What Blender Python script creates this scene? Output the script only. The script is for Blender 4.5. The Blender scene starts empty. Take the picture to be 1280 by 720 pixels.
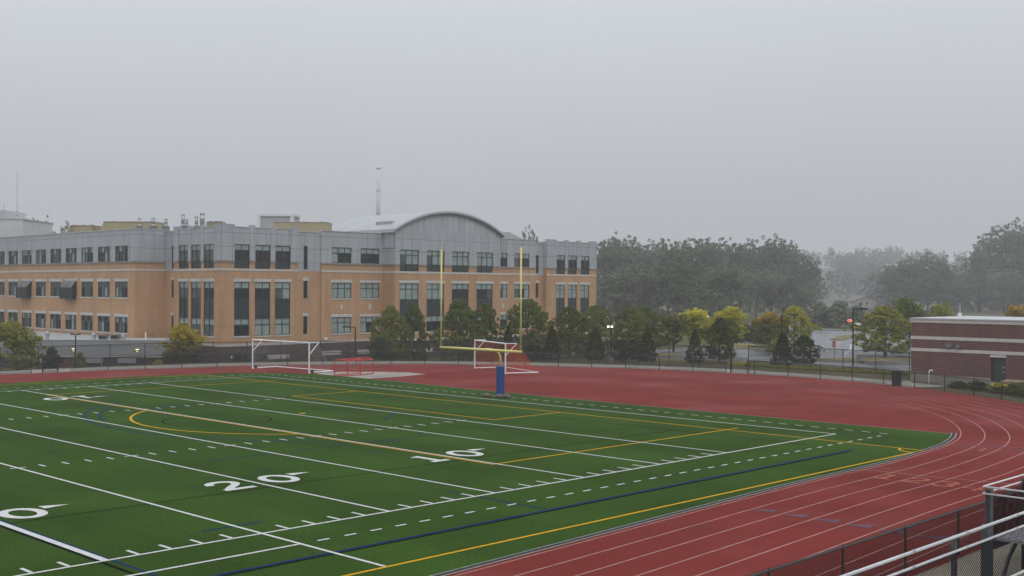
import bpy, math, random
import numpy as np
from mathutils import Vector, Matrix

random.seed(7)
scene = bpy.context.scene
COL = scene.collection
rad = math.radians

# ------------------------------------------------------------------ helpers
ORI = {}            # object name -> world origin of the thing it belongs to


class MB:
    """collects shapes, builds ONE mesh object"""

    def __init__(self):
        self.v, self.f, self.m = [], [], []

    def poly(self, pts, mi=0):
        n = len(self.v)
        self.v += [tuple(p) for p in pts]
        self.f.append(list(range(n, n + len(pts))))
        self.m.append(mi)

    def box(self, x0, x1, y0, y1, z0, z1, mi=0):
        if x0 > x1: x0, x1 = x1, x0
        if y0 > y1: y0, y1 = y1, y0
        n = len(self.v)
        self.v += [(x0, y0, z0), (x1, y0, z0), (x1, y1, z0), (x0, y1, z0), (x0, y0, z1), (x1, y0, z1), (x1, y1, z1), (x0, y1, z1)]
        for q in ((0, 3, 2, 1), (4, 5, 6, 7), (0, 1, 5, 4), (1, 2, 6, 5), (2, 3, 7, 6), (3, 0, 4, 7)):
            self.f.append([n + i for i in q]); self.m.append(mi)

    def obox(self, c, hx, hy, z0, z1, ang=0.0, mi=0):
        """box centred on c, half sizes hx, hy, turned by ang about z"""
        ca, sa = math.cos(ang), math.sin(ang)
        n = len(self.v)
        for z in (z0, z1):
            for sx, sy in ((-1, -1), (1, -1), (1, 1), (-1, 1)):
                self.v.append((c[0] + sx * hx * ca - sy * hy * sa, c[1] + sx * hx * sa + sy * hy * ca, z))
        for q in ((0, 3, 2, 1), (4, 5, 6, 7), (0, 1, 5, 4), (1, 2, 6, 5), (2, 3, 7, 6), (3, 0, 4, 7)):
            self.f.append([n + i for i in q]); self.m.append(mi)

    def prism(self, pts, z0, z1, mi=0, mtop=None):
        a = sum(pts[i][0] * pts[(i + 1) % len(pts)][1] - pts[(i + 1) % len(pts)][0] * pts[i][1] for i in range(len(pts)))
        if a < 0: pts = pts[::-1]
        n = len(pts)
        self.poly([(p[0], p[1], z1) for p in pts], mi if mtop is None else mtop)
        self.poly([(p[0], p[1], z0) for p in pts[::-1]], mi)
        for i in range(n):
            a, b = pts[i], pts[(i + 1) % n]
            self.poly([(a[0], a[1], z0), (b[0], b[1], z0), (b[0], b[1], z1), (a[0], a[1], z1)], mi)

    def cyl(self, p0, p1, r0, r1=None, n=8, mi=0):
        if r1 is None: r1 = r0
        p0, p1 = Vector(p0), Vector(p1)
        d = (p1 - p0)
        if d.length < 1e-6: return
        d.normalize()
        a = d.orthogonal().normalized(); b = d.cross(a)
        k = len(self.v)
        for p, r in ((p0, r0), (p1, r1)):
            for i in range(n):
                t = 2 * math.pi * i / n
                self.v.append(tuple(p + a * (r * math.cos(t)) + b * (r * math.sin(t))))
        for i in range(n):
            j = (i + 1) % n
            self.f.append([k + i, k + j, k + n + j, k + n + i]); self.m.append(mi)
        self.f.append([k + i for i in range(n)][::-1]); self.m.append(mi)
        self.f.append([k + n + i for i in range(n)]); self.m.append(mi)

    def tube(self, pts, r, n=8, mi=0):
        """a swept tube with mitred joints"""
        P = [Vector(p) for p in pts]
        rs = r if isinstance(r, (list, tuple)) else [r] * len(P)
        k = len(self.v)
        prev = None
        for i, p in enumerate(P):
            t = (P[min(i + 1, len(P) - 1)] - P[max(i - 1, 0)]).normalized()
            if prev is None:
                a = t.orthogonal().normalized()
            else:
                a = (prev - t * prev.dot(t)).normalized()
            prev = a
            b = t.cross(a)
            for j in range(n):
                u = 2 * math.pi * j / n
                self.v.append(tuple(p + a * (rs[i] * math.cos(u)) + b * (rs[i] * math.sin(u))))
        for i in range(len(P) - 1):
            for j in range(n):
                l = (j + 1) % n
                self.f.append([k + i * n + j, k + i * n + l, k + (i + 1) * n + l, k + (i + 1) * n + j]); self.m.append(mi)
        self.f.append([k + j for j in range(n)][::-1]); self.m.append(mi)
        e = k + (len(P) - 1) * n
        self.f.append([e + j for j in range(n)]); self.m.append(mi)

    def ribbon(self, pts, w, z, mi=0, closed=False):
        """flat strip of width w along 2-D points"""
        P = [Vector((p[0], p[1])) for p in pts]
        n = len(P); L = []
        for i in range(n):
            if closed:
                t = P[(i + 1) % n] - P[i - 1]
            else:
                t = P[min(i + 1, n - 1)] - P[max(i - 1, 0)]
            t.normalize()
            nn = Vector((-t.y, t.x)) * (w / 2)
            L.append((P[i] + nn, P[i] - nn))
        for i in range(n if closed else n - 1):
            a, b = L[i], L[(i + 1) % n]
            self.poly([(a[1].x, a[1].y, z), (b[1].x, b[1].y, z), (b[0].x, b[0].y, z), (a[0].x, a[0].y, z)], mi)

    def build(self, name, mats, parent=None, smooth=False):
        o0 = ORI.get(parent.name, Vector((0, 0, 0))) if parent else Vector((0, 0, 0))
        me = bpy.data.meshes.new(name)
        me.from_pydata([(x - o0.x, y - o0.y, z - o0.z) for x, y, z in self.v], [], self.f)
        if not isinstance(mats, (list, tuple)): mats = [mats]
        for m in mats: me.materials.append(m)
        if len(mats) > 1: me.polygons.foreach_set('material_index', self.m)
        if smooth: me.polygons.foreach_set('use_smooth', [True] * len(me.polygons))
        me.update()
        o = bpy.data.objects.new(name, me)
        COL.objects.link(o)
        if parent: o.parent = parent
        ORI[o.name] = o0
        return o


def tag(o, label=None, cat=None, group=None, kind=None):
    if label: o['label'] = label
    if cat: o['category'] = cat
    if group: o['group'] = group
    if kind: o['kind'] = kind
    return o


def thing(name, label, cat, loc, group=None):
    o = bpy.data.objects.new(name, None)
    o.empty_display_size = 0.3
    COL.objects.link(o)
    o.location = loc
    ORI[o.name] = Vector(loc)
    return tag(o, label, cat, group)


def copy_tree(o, parent=None):
    c = o.copy(); COL.objects.link(c)
    if parent: c.parent = parent
    for ch in [x for x in bpy.data.objects if x.parent == o]:
        copy_tree(ch, c)
    return c


def struct(name, mb, mats, label=None):
    o = mb.build(name, mats)
    o['kind'] = 'structure'
    return o


def catmull(P, step=0.8):
    P = [Vector((p[0], p[1])) for p in P]
    Q = [P[0] * 2 - P[1]] + P + [P[-1] * 2 - P[-2]]
    out = []
    for i in range(1, len(Q) - 2):
        a, b, c, d = Q[i - 1], Q[i], Q[i + 1], Q[i + 2]
        # centripetal
        t0 = 0; t1 = t0 + max((b - a).length, 1e-6) ** .5; t2 = t1 + (c - b).length ** .5; t3 = t2 + max((d - c).length, 1e-6) ** .5
        n = max(2, int((c - b).length / step))
        for k in range(n):
            t = t1 + (t2 - t1) * k / n
            A1 = a * ((t1 - t) / (t1 - t0)) + b * ((t - t0) / (t1 - t0))
            A2 = b * ((t2 - t) / (t2 - t1)) + c * ((t - t1) / (t2 - t1))
            A3 = c * ((t3 - t) / (t3 - t2)) + d * ((t - t2) / (t3 - t2))
            B1 = A1 * ((t2 - t) / (t2 - t0)) + A2 * ((t - t0) / (t2 - t0))
            B2 = A2 * ((t3 - t) / (t3 - t1)) + A3 * ((t - t1) / (t3 - t1))
            out.append(B1 * ((t2 - t) / (t2 - t1)) + B2 * ((t - t1) / (t2 - t1)))
    out.append(P[-1])
    return out


def offset(P, d):
    out = []
    for i, p in enumerate(P):
        t = (P[min(i + 1, len(P) - 1)] - P[max(i - 1, 0)]).normalized()
        out.append(p + Vector((t.y, -t.x)) * d)       # to the right of travel
    return out


def arc_pts(cx, cy, r, a0, a1, n=40):
    return [(cx + r * math.cos(a0 + (a1 - a0) * i / n), cy + r * math.sin(a0 + (a1 - a0) * i / n)) for i in range(n + 1)]


def along(P, step):
    """points every step metres along a polyline"""
    out = [P[0].copy()]; need = step
    for a, b in zip(P[:-1], P[1:]):
        L = (b - a).length; pos = 0
        while L - pos >= need:
            pos += need; out.append(a + (b - a) * (pos / L)); need = step
        need -= L - pos
    return out


def smooth01(e0, e1, x):
    t = min(1, max(0, (x - e0) / (e1 - e0)))
    return t * t * (3 - 2 * t)


# ------------------------------------------------------------------ materials
def newmat(name):
    m = bpy.data.materials.new(name); m.use_nodes = True
    nt = m.node_tree
    return m, nt, nt.nodes['Principled BSDF'], nt.nodes, nt.links


def mat(name, col, rough=0.6, metal=0.0, spec=0.5, var=0.0, scale=1.0, bump=0.0, detail=4.0, tint=None):
    m, nt, b, N, L = newmat(name)
    b.inputs['Roughness'].default_value = rough
    b.inputs['Metallic'].default_value = metal
    b.inputs['Specular IOR Level'].default_value = spec
    c = (*col, 1)
    if var > 0:
        tc = N.new('ShaderNodeTexCoord')
        geo = N.new('ShaderNodeNewGeometry')
        nz = N.new('ShaderNodeTexNoise'); nz.inputs['Scale'].default_value = scale; nz.inputs['Detail'].default_value = detail
        L.new(geo.outputs['Position'], nz.inputs['Vector'])
        mx = N.new('ShaderNodeMix'); mx.data_type = 'RGBA'
        lo = tuple(x * (1 - var) for x in col); hi = tint if tint else tuple(min(1, x * (1 + var)) for x in col)
        mx.inputs['A'].default_value = (*lo, 1); mx.inputs['B'].default_value = (*hi, 1)
        rm = N.new('ShaderNodeMapRange'); rm.inputs['From Min'].default_value = .3; rm.inputs['From Max'].default_value = .7
        L.new(nz.outputs['Fac'], rm.inputs['Value']); L.new(rm.outputs['Result'], mx.inputs['Factor'])
        L.new(mx.outputs['Result'], b.inputs['Base Color'])
        if bump > 0:
            bp = N.new('ShaderNodeBump'); bp.inputs['Strength'].default_value = bump; bp.inputs['Distance'].default_value = .02
            L.new(nz.outputs['Fac'], bp.inputs['Height']); L.new(bp.outputs['Normal'], b.inputs['Normal'])
    else:
        b.inputs['Base Color'].default_value = c
    return m


def ground_mat(name, col, fine, coarse, fvar, cvar, rough=.9, spec=.3, stripe=None, blotch=None, sheen=0):
    """two scales of noise over a base colour; optional second colour in large blotches"""
    m, nt, b, N, L = newmat(name)
    b.inputs['Specular IOR Level'].default_value = spec
    if sheen:
        b.inputs['Sheen Weight'].default_value = sheen; b.inputs['Sheen Roughness'].default_value = .5; b.inputs['Sheen Tint'].default_value = (.45, .7, .3, 1)
    geo = N.new('ShaderNodeNewGeometry')
    n1 = N.new('ShaderNodeTexNoise'); n1.inputs['Scale'].default_value = fine; n1.inputs['Detail'].default_value = 3
    n2 = N.new('ShaderNodeTexNoise'); n2.inputs['Scale'].default_value = coarse; n2.inputs['Detail'].default_value = 5
    for n in (n1, n2): L.new(geo.outputs['Position'], n.inputs['Vector'])
    def rng(n, v):
        r = N.new('ShaderNodeMapRange'); r.inputs['From Min'].default_value = .3; r.inputs['From Max'].default_value = .7
        r.inputs['To Min'].default_value = 1 - v; r.inputs['To Max'].default_value = 1 + v
        L.new(n.outputs['Fac'], r.inputs['Value']); return r
    r1, r2 = rng(n1, fvar), rng(n2, cvar)
    mu = N.new('ShaderNodeMath'); mu.operation = 'MULTIPLY'
    L.new(r1.outputs['Result'], mu.inputs[0]); L.new(r2.outputs['Result'], mu.inputs[1])
    last = mu
    if stripe:                                            # mown or laid strips running along one axis
        sx = N.new('ShaderNodeSeparateXYZ'); L.new(geo.outputs['Position'], sx.inputs[0])
        md = N.new('ShaderNodeMath'); md.operation = 'PINGPONG'; md.inputs[1].default_value = stripe[1]
        L.new(sx.outputs[stripe[0]], md.inputs[0])
        gt = N.new('ShaderNodeMath'); gt.operation = 'GREATER_THAN'; gt.inputs[1].default_value = stripe[1] / 2
        L.new(md.outputs[0], gt.inputs[0])
        ma = N.new('ShaderNodeMath'); ma.operation = 'MULTIPLY_ADD'; ma.inputs[1].default_value = stripe[2]; ma.inputs[2].default_value = 1 - stripe[2] / 2
        L.new(gt.outputs[0], ma.inputs[0])
        m3 = N.new('ShaderNodeMath'); m3.operation = 'MULTIPLY'
        L.new(mu.outputs[0], m3.inputs[0]); L.new(ma.outputs[0], m3.inputs[1]); last = m3
    src = None
    if blotch:
        n4 = N.new('ShaderNodeTexNoise'); n4.inputs['Scale'].default_value = blotch[1]; n4.inputs['Detail'].default_value = 4
        L.new(geo.outputs['Position'], n4.inputs['Vector'])
        r4 = N.new('ShaderNodeMapRange'); r4.inputs['From Min'].default_value = .45; r4.inputs['From Max'].default_value = .65
        L.new(n4.outputs['Fac'], r4.inputs['Value'])
        mb_ = N.new('ShaderNodeMix'); mb_.data_type = 'RGBA'
        mb_.inputs['A'].default_value = (*col, 1); mb_.inputs['B'].default_value = (*blotch[0], 1)
        L.new(r4.outputs['Result'], mb_.inputs['Factor']); src = mb_.outputs['Result']
        rr = N.new('ShaderNodeMapRange'); rr.inputs['To Min'].default_value = rough; rr.inputs['To Max'].default_value = blotch[2]
        L.new(r4.outputs['Result'], rr.inputs['Value']); L.new(rr.outputs['Result'], b.inputs['Roughness'])
    else:
        b.inputs['Roughness'].default_value = rough
    vm = N.new('ShaderNodeVectorMath'); vm.operation = 'SCALE'
    if src: L.new(src, vm.inputs[0])
    else: vm.inputs[0].default_value = col
    L.new(last.outputs[0], vm.inputs['Scale'])
    L.new(vm.outputs[0], b.inputs['Base Color'])
    bp = N.new('ShaderNodeBump'); bp.inputs['Strength'].default_value = .5; bp.inputs['Distance'].default_value = .01
    L.new(n1.outputs['Fac'], bp.inputs['Height']); L.new(bp.outputs['Normal'], b.inputs['Normal'])
    return m


def wall_coords(N, L):
    """x+y along an axis-parallel wall, z up"""
    geo = N.new('ShaderNodeNewGeometry')
    s = N.new('ShaderNodeSeparateXYZ'); L.new(geo.outputs['Position'], s.inputs[0])
    a = N.new('ShaderNodeMath'); a.operation = 'ADD'
    L.new(s.outputs[0], a.inputs[0]); L.new(s.outputs[1], a.inputs[1])
    c = N.new('ShaderNodeCombineXYZ'); L.new(a.outputs[0], c.inputs[0]); L.new(s.outputs[2], c.inputs[1])
    return c, geo, a, s


def streaks(N, L, c, amount):
    """faint vertical run-off marks"""
    mp = N.new('ShaderNodeMapping'); mp.inputs['Scale'].default_value = (1.7, .10, 1); L.new(c.outputs[0], mp.inputs['Vector'])
    nz = N.new('ShaderNodeTexNoise'); nz.inputs['Scale'].default_value = 1.0; nz.inputs['Detail'].default_value = 6; L.new(mp.outputs[0], nz.inputs['Vector'])
    r = N.new('ShaderNodeMapRange'); r.inputs['From Min'].default_value = .3; r.inputs['From Max'].default_value = .7
    r.inputs['To Min'].default_value = 1 - amount; r.inputs['To Max'].default_value = 1 + amount * .6
    L.new(nz.outputs['Fac'], r.inputs['Value']); return r


def brick_mat(name, c1, c2, mortar, bw=.2, bh=.075, big=.12, msize=.012):
    m, nt, b, N, L = newmat(name)
    c, geo, a, s = wall_coords(N, L)
    br = N.new('ShaderNodeTexBrick')
    L.new(c.outputs[0], br.inputs['Vector'])
    br.inputs['Scale'].default_value = 1; br.inputs['Brick Width'].default_value = bw; br.inputs['Row Height'].default_value = bh
    br.inputs['Mortar Size'].default_value = msize; br.inputs['Bias'].default_value = 0
    br.inputs['Color1'].default_value = (*c1, 1); br.inputs['Color2'].default_value = (*c2, 1); br.inputs['Mortar'].default_value = (*mortar, 1)
    nz = N.new('ShaderNodeTexNoise'); nz.inputs['Scale'].default_value = .35; nz.inputs['Detail'].default_value = 6
    L.new(geo.outputs['Position'], nz.inputs['Vector'])
    r = N.new('ShaderNodeMapRange'); r.inputs['From Min'].default_value = .3; r.inputs['From Max'].default_value = .7
    r.inputs['To Min'].default_value = 1 - big; r.inputs['To Max'].default_value = 1 + big
    L.new(nz.outputs['Fac'], r.inputs['Value'])
    vm = N.new('ShaderNodeVectorMath'); vm.operation = 'SCALE'
    st = streaks(N, L, c, .13); mm = N.new('ShaderNodeMath'); mm.operation = 'MULTIPLY'; L.new(r.outputs['Result'], mm.inputs[0]); L.new(st.outputs['Result'], mm.inputs[1])
    L.new(br.outputs['Color'], vm.inputs[0]); L.new(mm.outputs[0], vm.inputs['Scale'])
    L.new(vm.outputs[0], b.inputs['Base Color'])
    b.inputs['Roughness'].default_value = .85; b.inputs['Specular IOR Level'].default_value = .25
    return m


def panel_mat(name, col, w, h, z0=0.0, rough=.45, joint=.45, spec=.5, jw=.03):
    """metal panels with dark joints, each panel a touch different"""
    m, nt, b, N, L = newmat(name)
    c, geo, a, s = wall_coords(N, L)
    mp = N.new('ShaderNodeMapping'); mp.inputs['Location'].default_value = (0, -z0, 0)
    L.new(c.outputs[0], mp.inputs['Vector'])
    br = N.new('ShaderNodeTexBrick'); br.offset = 0.0
    L.new(mp.outputs[0], br.inputs['Vector'])
    br.inputs['Scale'].default_value = 1; br.inputs['Brick Width'].default_value = w; br.inputs['Row Height'].default_value = h
    br.inputs['Mortar Size'].default_value = jw; br.inputs['Mortar Smooth'].default_value = .1
    br.inputs['Color1'].default_value = (*[x * .95 for x in col], 1); br.inputs['Color2'].default_value = (*[x * 1.05 for x in col], 1)
    br.inputs['Mortar'].default_value = (*[x * joint for x in col], 1)
    nz = N.new('ShaderNodeTexNoise'); nz.inputs['Scale'].default_value = .5; nz.inputs['Detail'].default_value = 5
    L.new(geo.outputs['Position'], nz.inputs['Vector'])
    r = N.new('ShaderNodeMapRange'); r.inputs['To Min'].default_value = .9; r.inputs['To Max'].default_value = 1.1
    L.new(nz.outputs['Fac'], r.inputs['Value'])
    vm = N.new('ShaderNodeVectorMath'); vm.operation = 'SCALE'
    st = streaks(N, L, c, .12); mm = N.new('ShaderNodeMath'); mm.operation = 'MULTIPLY'; L.new(r.outputs['Result'], mm.inputs[0]); L.new(st.outputs['Result'], mm.inputs[1])
    L.new(br.outputs['Color'], vm.inputs[0]); L.new(mm.outputs[0], vm.inputs['Scale'])
    L.new(vm.outputs[0], b.inputs['Base Color'])
    b.inputs['Roughness'].default_value = rough; b.inputs['Specular IOR Level'].default_value = spec
    return m


def leaf_mat(name, col, tip=None, tip_z=(0.5, 0.9), var=.35, patch=None, trans=.25):
    """leaf colour, per-leaf variation, optional autumn colour towards the top or in patches"""
    m, nt, b, N, L = newmat(name)
    geo = N.new('ShaderNodeNewGeometry'); tc = N.new('ShaderNodeTexCoord'); oi = N.new('ShaderNodeObjectInfo')
    nz = N.new('ShaderNodeTexNoise'); nz.inputs['Scale'].default_value = 3.0; nz.inputs['Detail'].default_value = 3
    L.new(tc.outputs['Object'], nz.inputs['Vector'])
    base = N.new('ShaderNodeMix'); base.data_type = 'RGBA'
    base.inputs['A'].default_value = (*col, 1)
    base.inputs['B'].default_value = (*(tip or col), 1)
    if tip:
        s = N.new('ShaderNodeSeparateXYZ'); L.new(tc.outputs['Object'], s.inputs[0])
        ad = N.new('ShaderNodeMath'); ad.operation = 'MULTIPLY_ADD'; ad.inputs[1].default_value = .9; ad.inputs[2].default_value = -.45
        L.new(nz.outputs['Fac'], ad.inputs[0])
        a2 = N.new('ShaderNodeMath'); a2.operation = 'ADD'; L.new(s.outputs[2], a2.inputs[0]); L.new(ad.outputs[0], a2.inputs[1])
        r = N.new('ShaderNodeMapRange'); r.inputs['From Min'].default_value = tip_z[0]; r.inputs['From Max'].default_value = tip_z[1]
        L.new(a2.outputs[0], r.inputs['Value']); L.new(r.outputs['Result'], base.inputs['Factor'])
    else:
        base.inputs['Factor'].default_value = 0
    hs = N.new('ShaderNodeHueSaturation')
    L.new(base.outputs['Result'], hs.inputs['Color'])
    r1 = N.new('ShaderNodeMapRange'); r1.inputs['To Min'].default_value = 1 - var; r1.inputs['To Max'].default_value = 1 + var
    L.new(geo.outputs['Random Per Island'], r1.inputs['Value'])
    r2 = N.new('ShaderNodeMapRange'); r2.inputs['To Min'].default_value = .82; r2.inputs['To Max'].default_value = 1.18
    L.new(oi.outputs['Random'], r2.inputs['Value'])
    mu = N.new('ShaderNodeMath'); mu.operation = 'MULTIPLY'; L.new(r1.outputs['Result'], mu.inputs[0]); L.new(r2.outputs['Result'], mu.inputs[1])
    L.new(mu.outputs[0], hs.inputs['Value'])
    r3 = N.new('ShaderNodeMapRange'); r3.inputs['To Min'].default_value = .482; r3.inputs['To Max'].default_value = .512
    L.new(nz.outputs['Fac'], r3.inputs['Value']); L.new(r3.outputs['Result'], hs.inputs['Hue'])
    L.new(hs.outputs['Color'], b.inputs['Base Color'])
    b.inputs['Roughness'].default_value = .7; b.inputs['Specular IOR Level'].default_value = .08
    tr = N.new('ShaderNodeBsdfTranslucent'); L.new(hs.outputs['Color'], tr.inputs['Color'])
    ms = N.new('ShaderNodeMixShader'); ms.inputs[0].default_value = trans
    L.new(b.outputs[0], ms.inputs[1]); L.new(tr.outputs[0], ms.inputs[2])
    L.new(ms.outputs[0], N['Material Output'].inputs['Surface'])
    return m


def mesh_wire_mat(name, col, cell=.06, fill=.13):
    """woven wire seen far off: diamond openings are transparent"""
    m, nt, b, N, L = newmat(name)
    uv = N.new('ShaderNodeUVMap')
    s = N.new('ShaderNodeSeparateXYZ'); L.new(uv.outputs[0], s.inputs[0])
    outs = []
    for op in ('ADD', 'SUBTRACT'):
        a = N.new('ShaderNodeMath'); a.operation = op; L.new(s.outputs[0], a.inputs[0]); L.new(s.outputs[1], a.inputs[1])
        d = N.new('ShaderNodeMath'); d.operation = 'DIVIDE'; d.inputs[1].default_value = cell; L.new(a.outputs[0], d.inputs[0])
        f = N.new('ShaderNodeMath'); f.operation = 'FRACT'; L.new(d.outputs[0], f.inputs[0])
        l = N.new('ShaderNodeMath'); l.operation = 'LESS_THAN'; l.inputs[1].default_value = fill; L.new(f.outputs[0], l.inputs[0])
        outs.append(l)
    mx = N.new('ShaderNodeMath'); mx.operation = 'MAXIMUM'; L.new(outs[0].outputs[0], mx.inputs[0]); L.new(outs[1].outputs[0], mx.inputs[1])
    L.new(mx.outputs[0], b.inputs['Alpha'])
    b.inputs['Base Color'].default_value = (*col, 1); b.inputs['Roughness'].default_value = .6
    return m


def emit_mat(name, col, strength):
    m, nt, b, N, L = newmat(name)
    b.inputs['Base Color'].default_value = (*col, 1)
    b.inputs['Emission Color'].default_value = (*col, 1)
    b.inputs['Emission Strength'].default_value = strength
    return m


M = {}
M['turf'] = ground_mat('artificial_turf', (.0275, .0605, .0078), 14, .22, .40, .22, .95, .02, sheen=.02, stripe=(0, 4.572, .11))
M['track'] = ground_mat('red_track', (.154, .0262, .0218), 22, .22, .24, .16, .9, .03, blotch=((.172, .032, .028), .14, .65))
M['grass'] = ground_mat('meadow', (.082, .078, .036), 3, .06, .35, .3, .95, .1)
M['verge'] = ground_mat('verge_grass', (.19, .145, .062), 9, .6, .4, .3, .95, .05, blotch=((.11, .13, .04), .5, .95))
M['asphalt'] = ground_mat('wet_asphalt', (.105, .107, .112), 20, .12, .2, .15, .42, .5, blotch=((.075, .077, .082), .16, .2))
M['concrete'] = ground_mat('concrete_path', (.25, .233, .205), 8, .4, .1, .16, .9, .05)
M['gravel'] = ground_mat('gravel_ground', (.27, .235, .18), 30, .8, .45, .15, .95, .2)
M['pad'] = ground_mat('pale_pad', (.285, .25, .22), 10, .5, .1, .2, .9, .05)
M['white_paint'] = mat('white_turf_paint', (.51, .515, .50), .85, spec=.06, var=.2, scale=14, detail=8)
M['yellow_paint'] = mat('yellow_turf_paint', (.52, .29, .010), .85, spec=.05, var=.12, scale=9)
M['blue_paint'] = mat('blue_turf_paint', (.005, .028, .095), .9, spec=.03, var=.15, scale=9)
M['black_paint'] = mat('black_turf_paint', (.007, .010, .007), .95, spec=.0, var=.2, scale=9)
M['lane_paint'] = mat('worn_lane_paint', (.38, .21, .185), .85, spec=.08, var=.22, scale=2.5)
M['lane_number'] = mat('faded_orange_paint', (.30, .100, .060), .85, spec=.08, var=.2, scale=4)
M['lane_blue'] = mat('faded_blue_paint', (.120, .062, .085), .85, spec=.05, var=.2, scale=3)
M['kerb_dark'] = mat('drain_edge', (.035, .037, .044), .9, spec=.05, var=.25, scale=5)
M['kerb_light'] = mat('drain_lip', (.24, .25, .23), .85, spec=.05, var=.2, scale=5)
M['brick'] = brick_mat('tan_brick', (.51, .278, .138), (.42, .218, .105), (.44, .31, .20), big=.09)
M['brick_dark'] = brick_mat('maroon_base_brick', (.10, .042, .038), (.075, .034, .032), (.12, .09, .085))
M['brick_house'] = brick_mat('dark_red_brick', (.135, .046, .038), (.085, .038, .034), (.20, .14, .125), bw=.32, bh=.12, msize=.018)
M['stone'] = mat('cast_stone', (.50, .48, .45), .8, var=.1, scale=2)
M['stone_grey'] = mat('weathered_cornice', (.24, .20, .17), .8, var=.25, scale=1.5)
M['clad'] = panel_mat('grey_metal_panels', (.37, .385, .415), 1.56, 1.62, 9.93, .5)
M['clad_seam'] = panel_mat('grey_seam_panels', (.38, .395, .425), 1.04, 30, 0, .5)
M['fascia'] = panel_mat('annex_fascia_panels', (.25, .26, .275), 2.4, 1.1, -.95, .5)
M['cap'] = mat('metal_coping', (.46, .47, .49), .4, .2, var=.08, scale=1)
M['roofing'] = mat('flat_roofing', (.34, .34, .34), .85, var=.15, scale=.4)
M['roof_metal'] = panel_mat('standing_seam_roof', (.36, .37, .385), .5, 40, 0, .4, .7, .5, .02)
M['frame'] = mat('dark_window_frame', (.020, .026, .026), .5)
M['glass'] = mat('dark_glass', (.012, .014, .015), .12, spec=.32)
M['glass_pale'] = mat('blind_behind_glass', (.27, .33, .315), .25, var=.16, scale=1.3, spec=.3)
M['glass_mid'] = mat('mid_grey_glass', (.085, .10, .10), .2, var=.4, scale=1.1, spec=.3)  # mid grey-green pane tone, between the dark and pale panes
M['spandrel'] = mat('spandrel_panel', (.018, .027, .028), .3, var=.15, scale=.8)
M['beige'] = panel_mat('beige_louvre_unit', (.34, .29, .165), .6, 8, 0, .6, .72)
M['galv'] = mat('galvanised', (.40, .41, .42), .42, .6, var=.15, scale=3)
M['galv_dark'] = mat('weathered_galvanised', (.20, .205, .21), .5, .4, var=.2, scale=3)
M['white'] = mat('white_metal', (.72, .73, .73), .4, var=.06, scale=3)
M['white_dull'] = mat('pale_wall', (.56, .58, .60), .6, var=.08, scale=.5)
M['black'] = mat('black_coated_metal', (.012, .012, .013), .45)
M['black_plastic'] = mat('black_plastic', (.014, .015, .016), .55, var=.2, scale=6)
M['alu'] = mat('aluminium_rail', (.66, .67, .69), .35, .25, var=.08, scale=6)
M['alu_plank'] = mat('aluminium_plank', (.50, .51, .53), .4, .3, var=.1, scale=5)
M['steel'] = mat('dark_galvanised_steel', (.066, .073, .080), .6, .1, var=.2, scale=7)
M['wire'] = mat('black_wire', (.006, .006, .007), .9, spec=.05)
M['wire_grey'] = mat('grey_wire', (.07, .07, .07), .5)
M['yellow_post'] = mat('yellow_gloss_paint', (.66, .56, .19), .4, var=.08, scale=2)
M['blue_pad'] = mat('blue_vinyl_pad', (.010, .055, .22), .5, var=.12, scale=3)
M['red_tube'] = mat('red_tube_paint', (.42, .035, .025), .45, var=.1, scale=5)
M['orange_net'] = mesh_wire_mat('orange_net', (.62, .09, .03), .12, .13)
M['white_net'] = mesh_wire_mat('white_net', (.5, .5, .5), .14, .035)
M['chain'] = mesh_wire_mat('black_chain_link', (.010, .010, .011), .06, .14)
M['sandbag'] = mat('sandbag_cloth', (.16, .12, .10), .9, var=.7, scale=9)
M['trunk'] = mat('bark', (.085, .066, .050), .9, var=.3, scale=8)
M['door_green'] = mat('dark_green_door', (.030, .045, .040), .45, var=.1, scale=2)
M['stop_red'] = mat('stop_sign_red', (.34, .03, .03), .5)
M['cab'] = mat('utility_grey', (.20, .21, .20), .6, var=.1, scale=3)
M['house_wall'] = mat('tan_siding', (.30, .27, .21), .8)
M['house_roof'] = mat('grey_shingle', (.12, .12, .12), .9)
M['lamp_warm'] = emit_mat('lit_lamp_warm', (1, .78, .42), 2.6)
M['lamp_white'] = emit_mat('lit_lamp_white', (1, .96, .86), 2.0)
M['lamp_red'] = emit_mat('lit_lamp_red', (1, .05, .03), 1.6)
M['flowers'] = mat('yellow_petals', (.60, .46, .03), .7, var=.2, scale=8)
M['flowers_pale'] = mat('pale_petals', (.52, .52, .36), .7, var=.2, scale=8)
M['stain'] = mat('rusty_concrete', (.27, .18, .11), .9, var=.25, scale=2)

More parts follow.
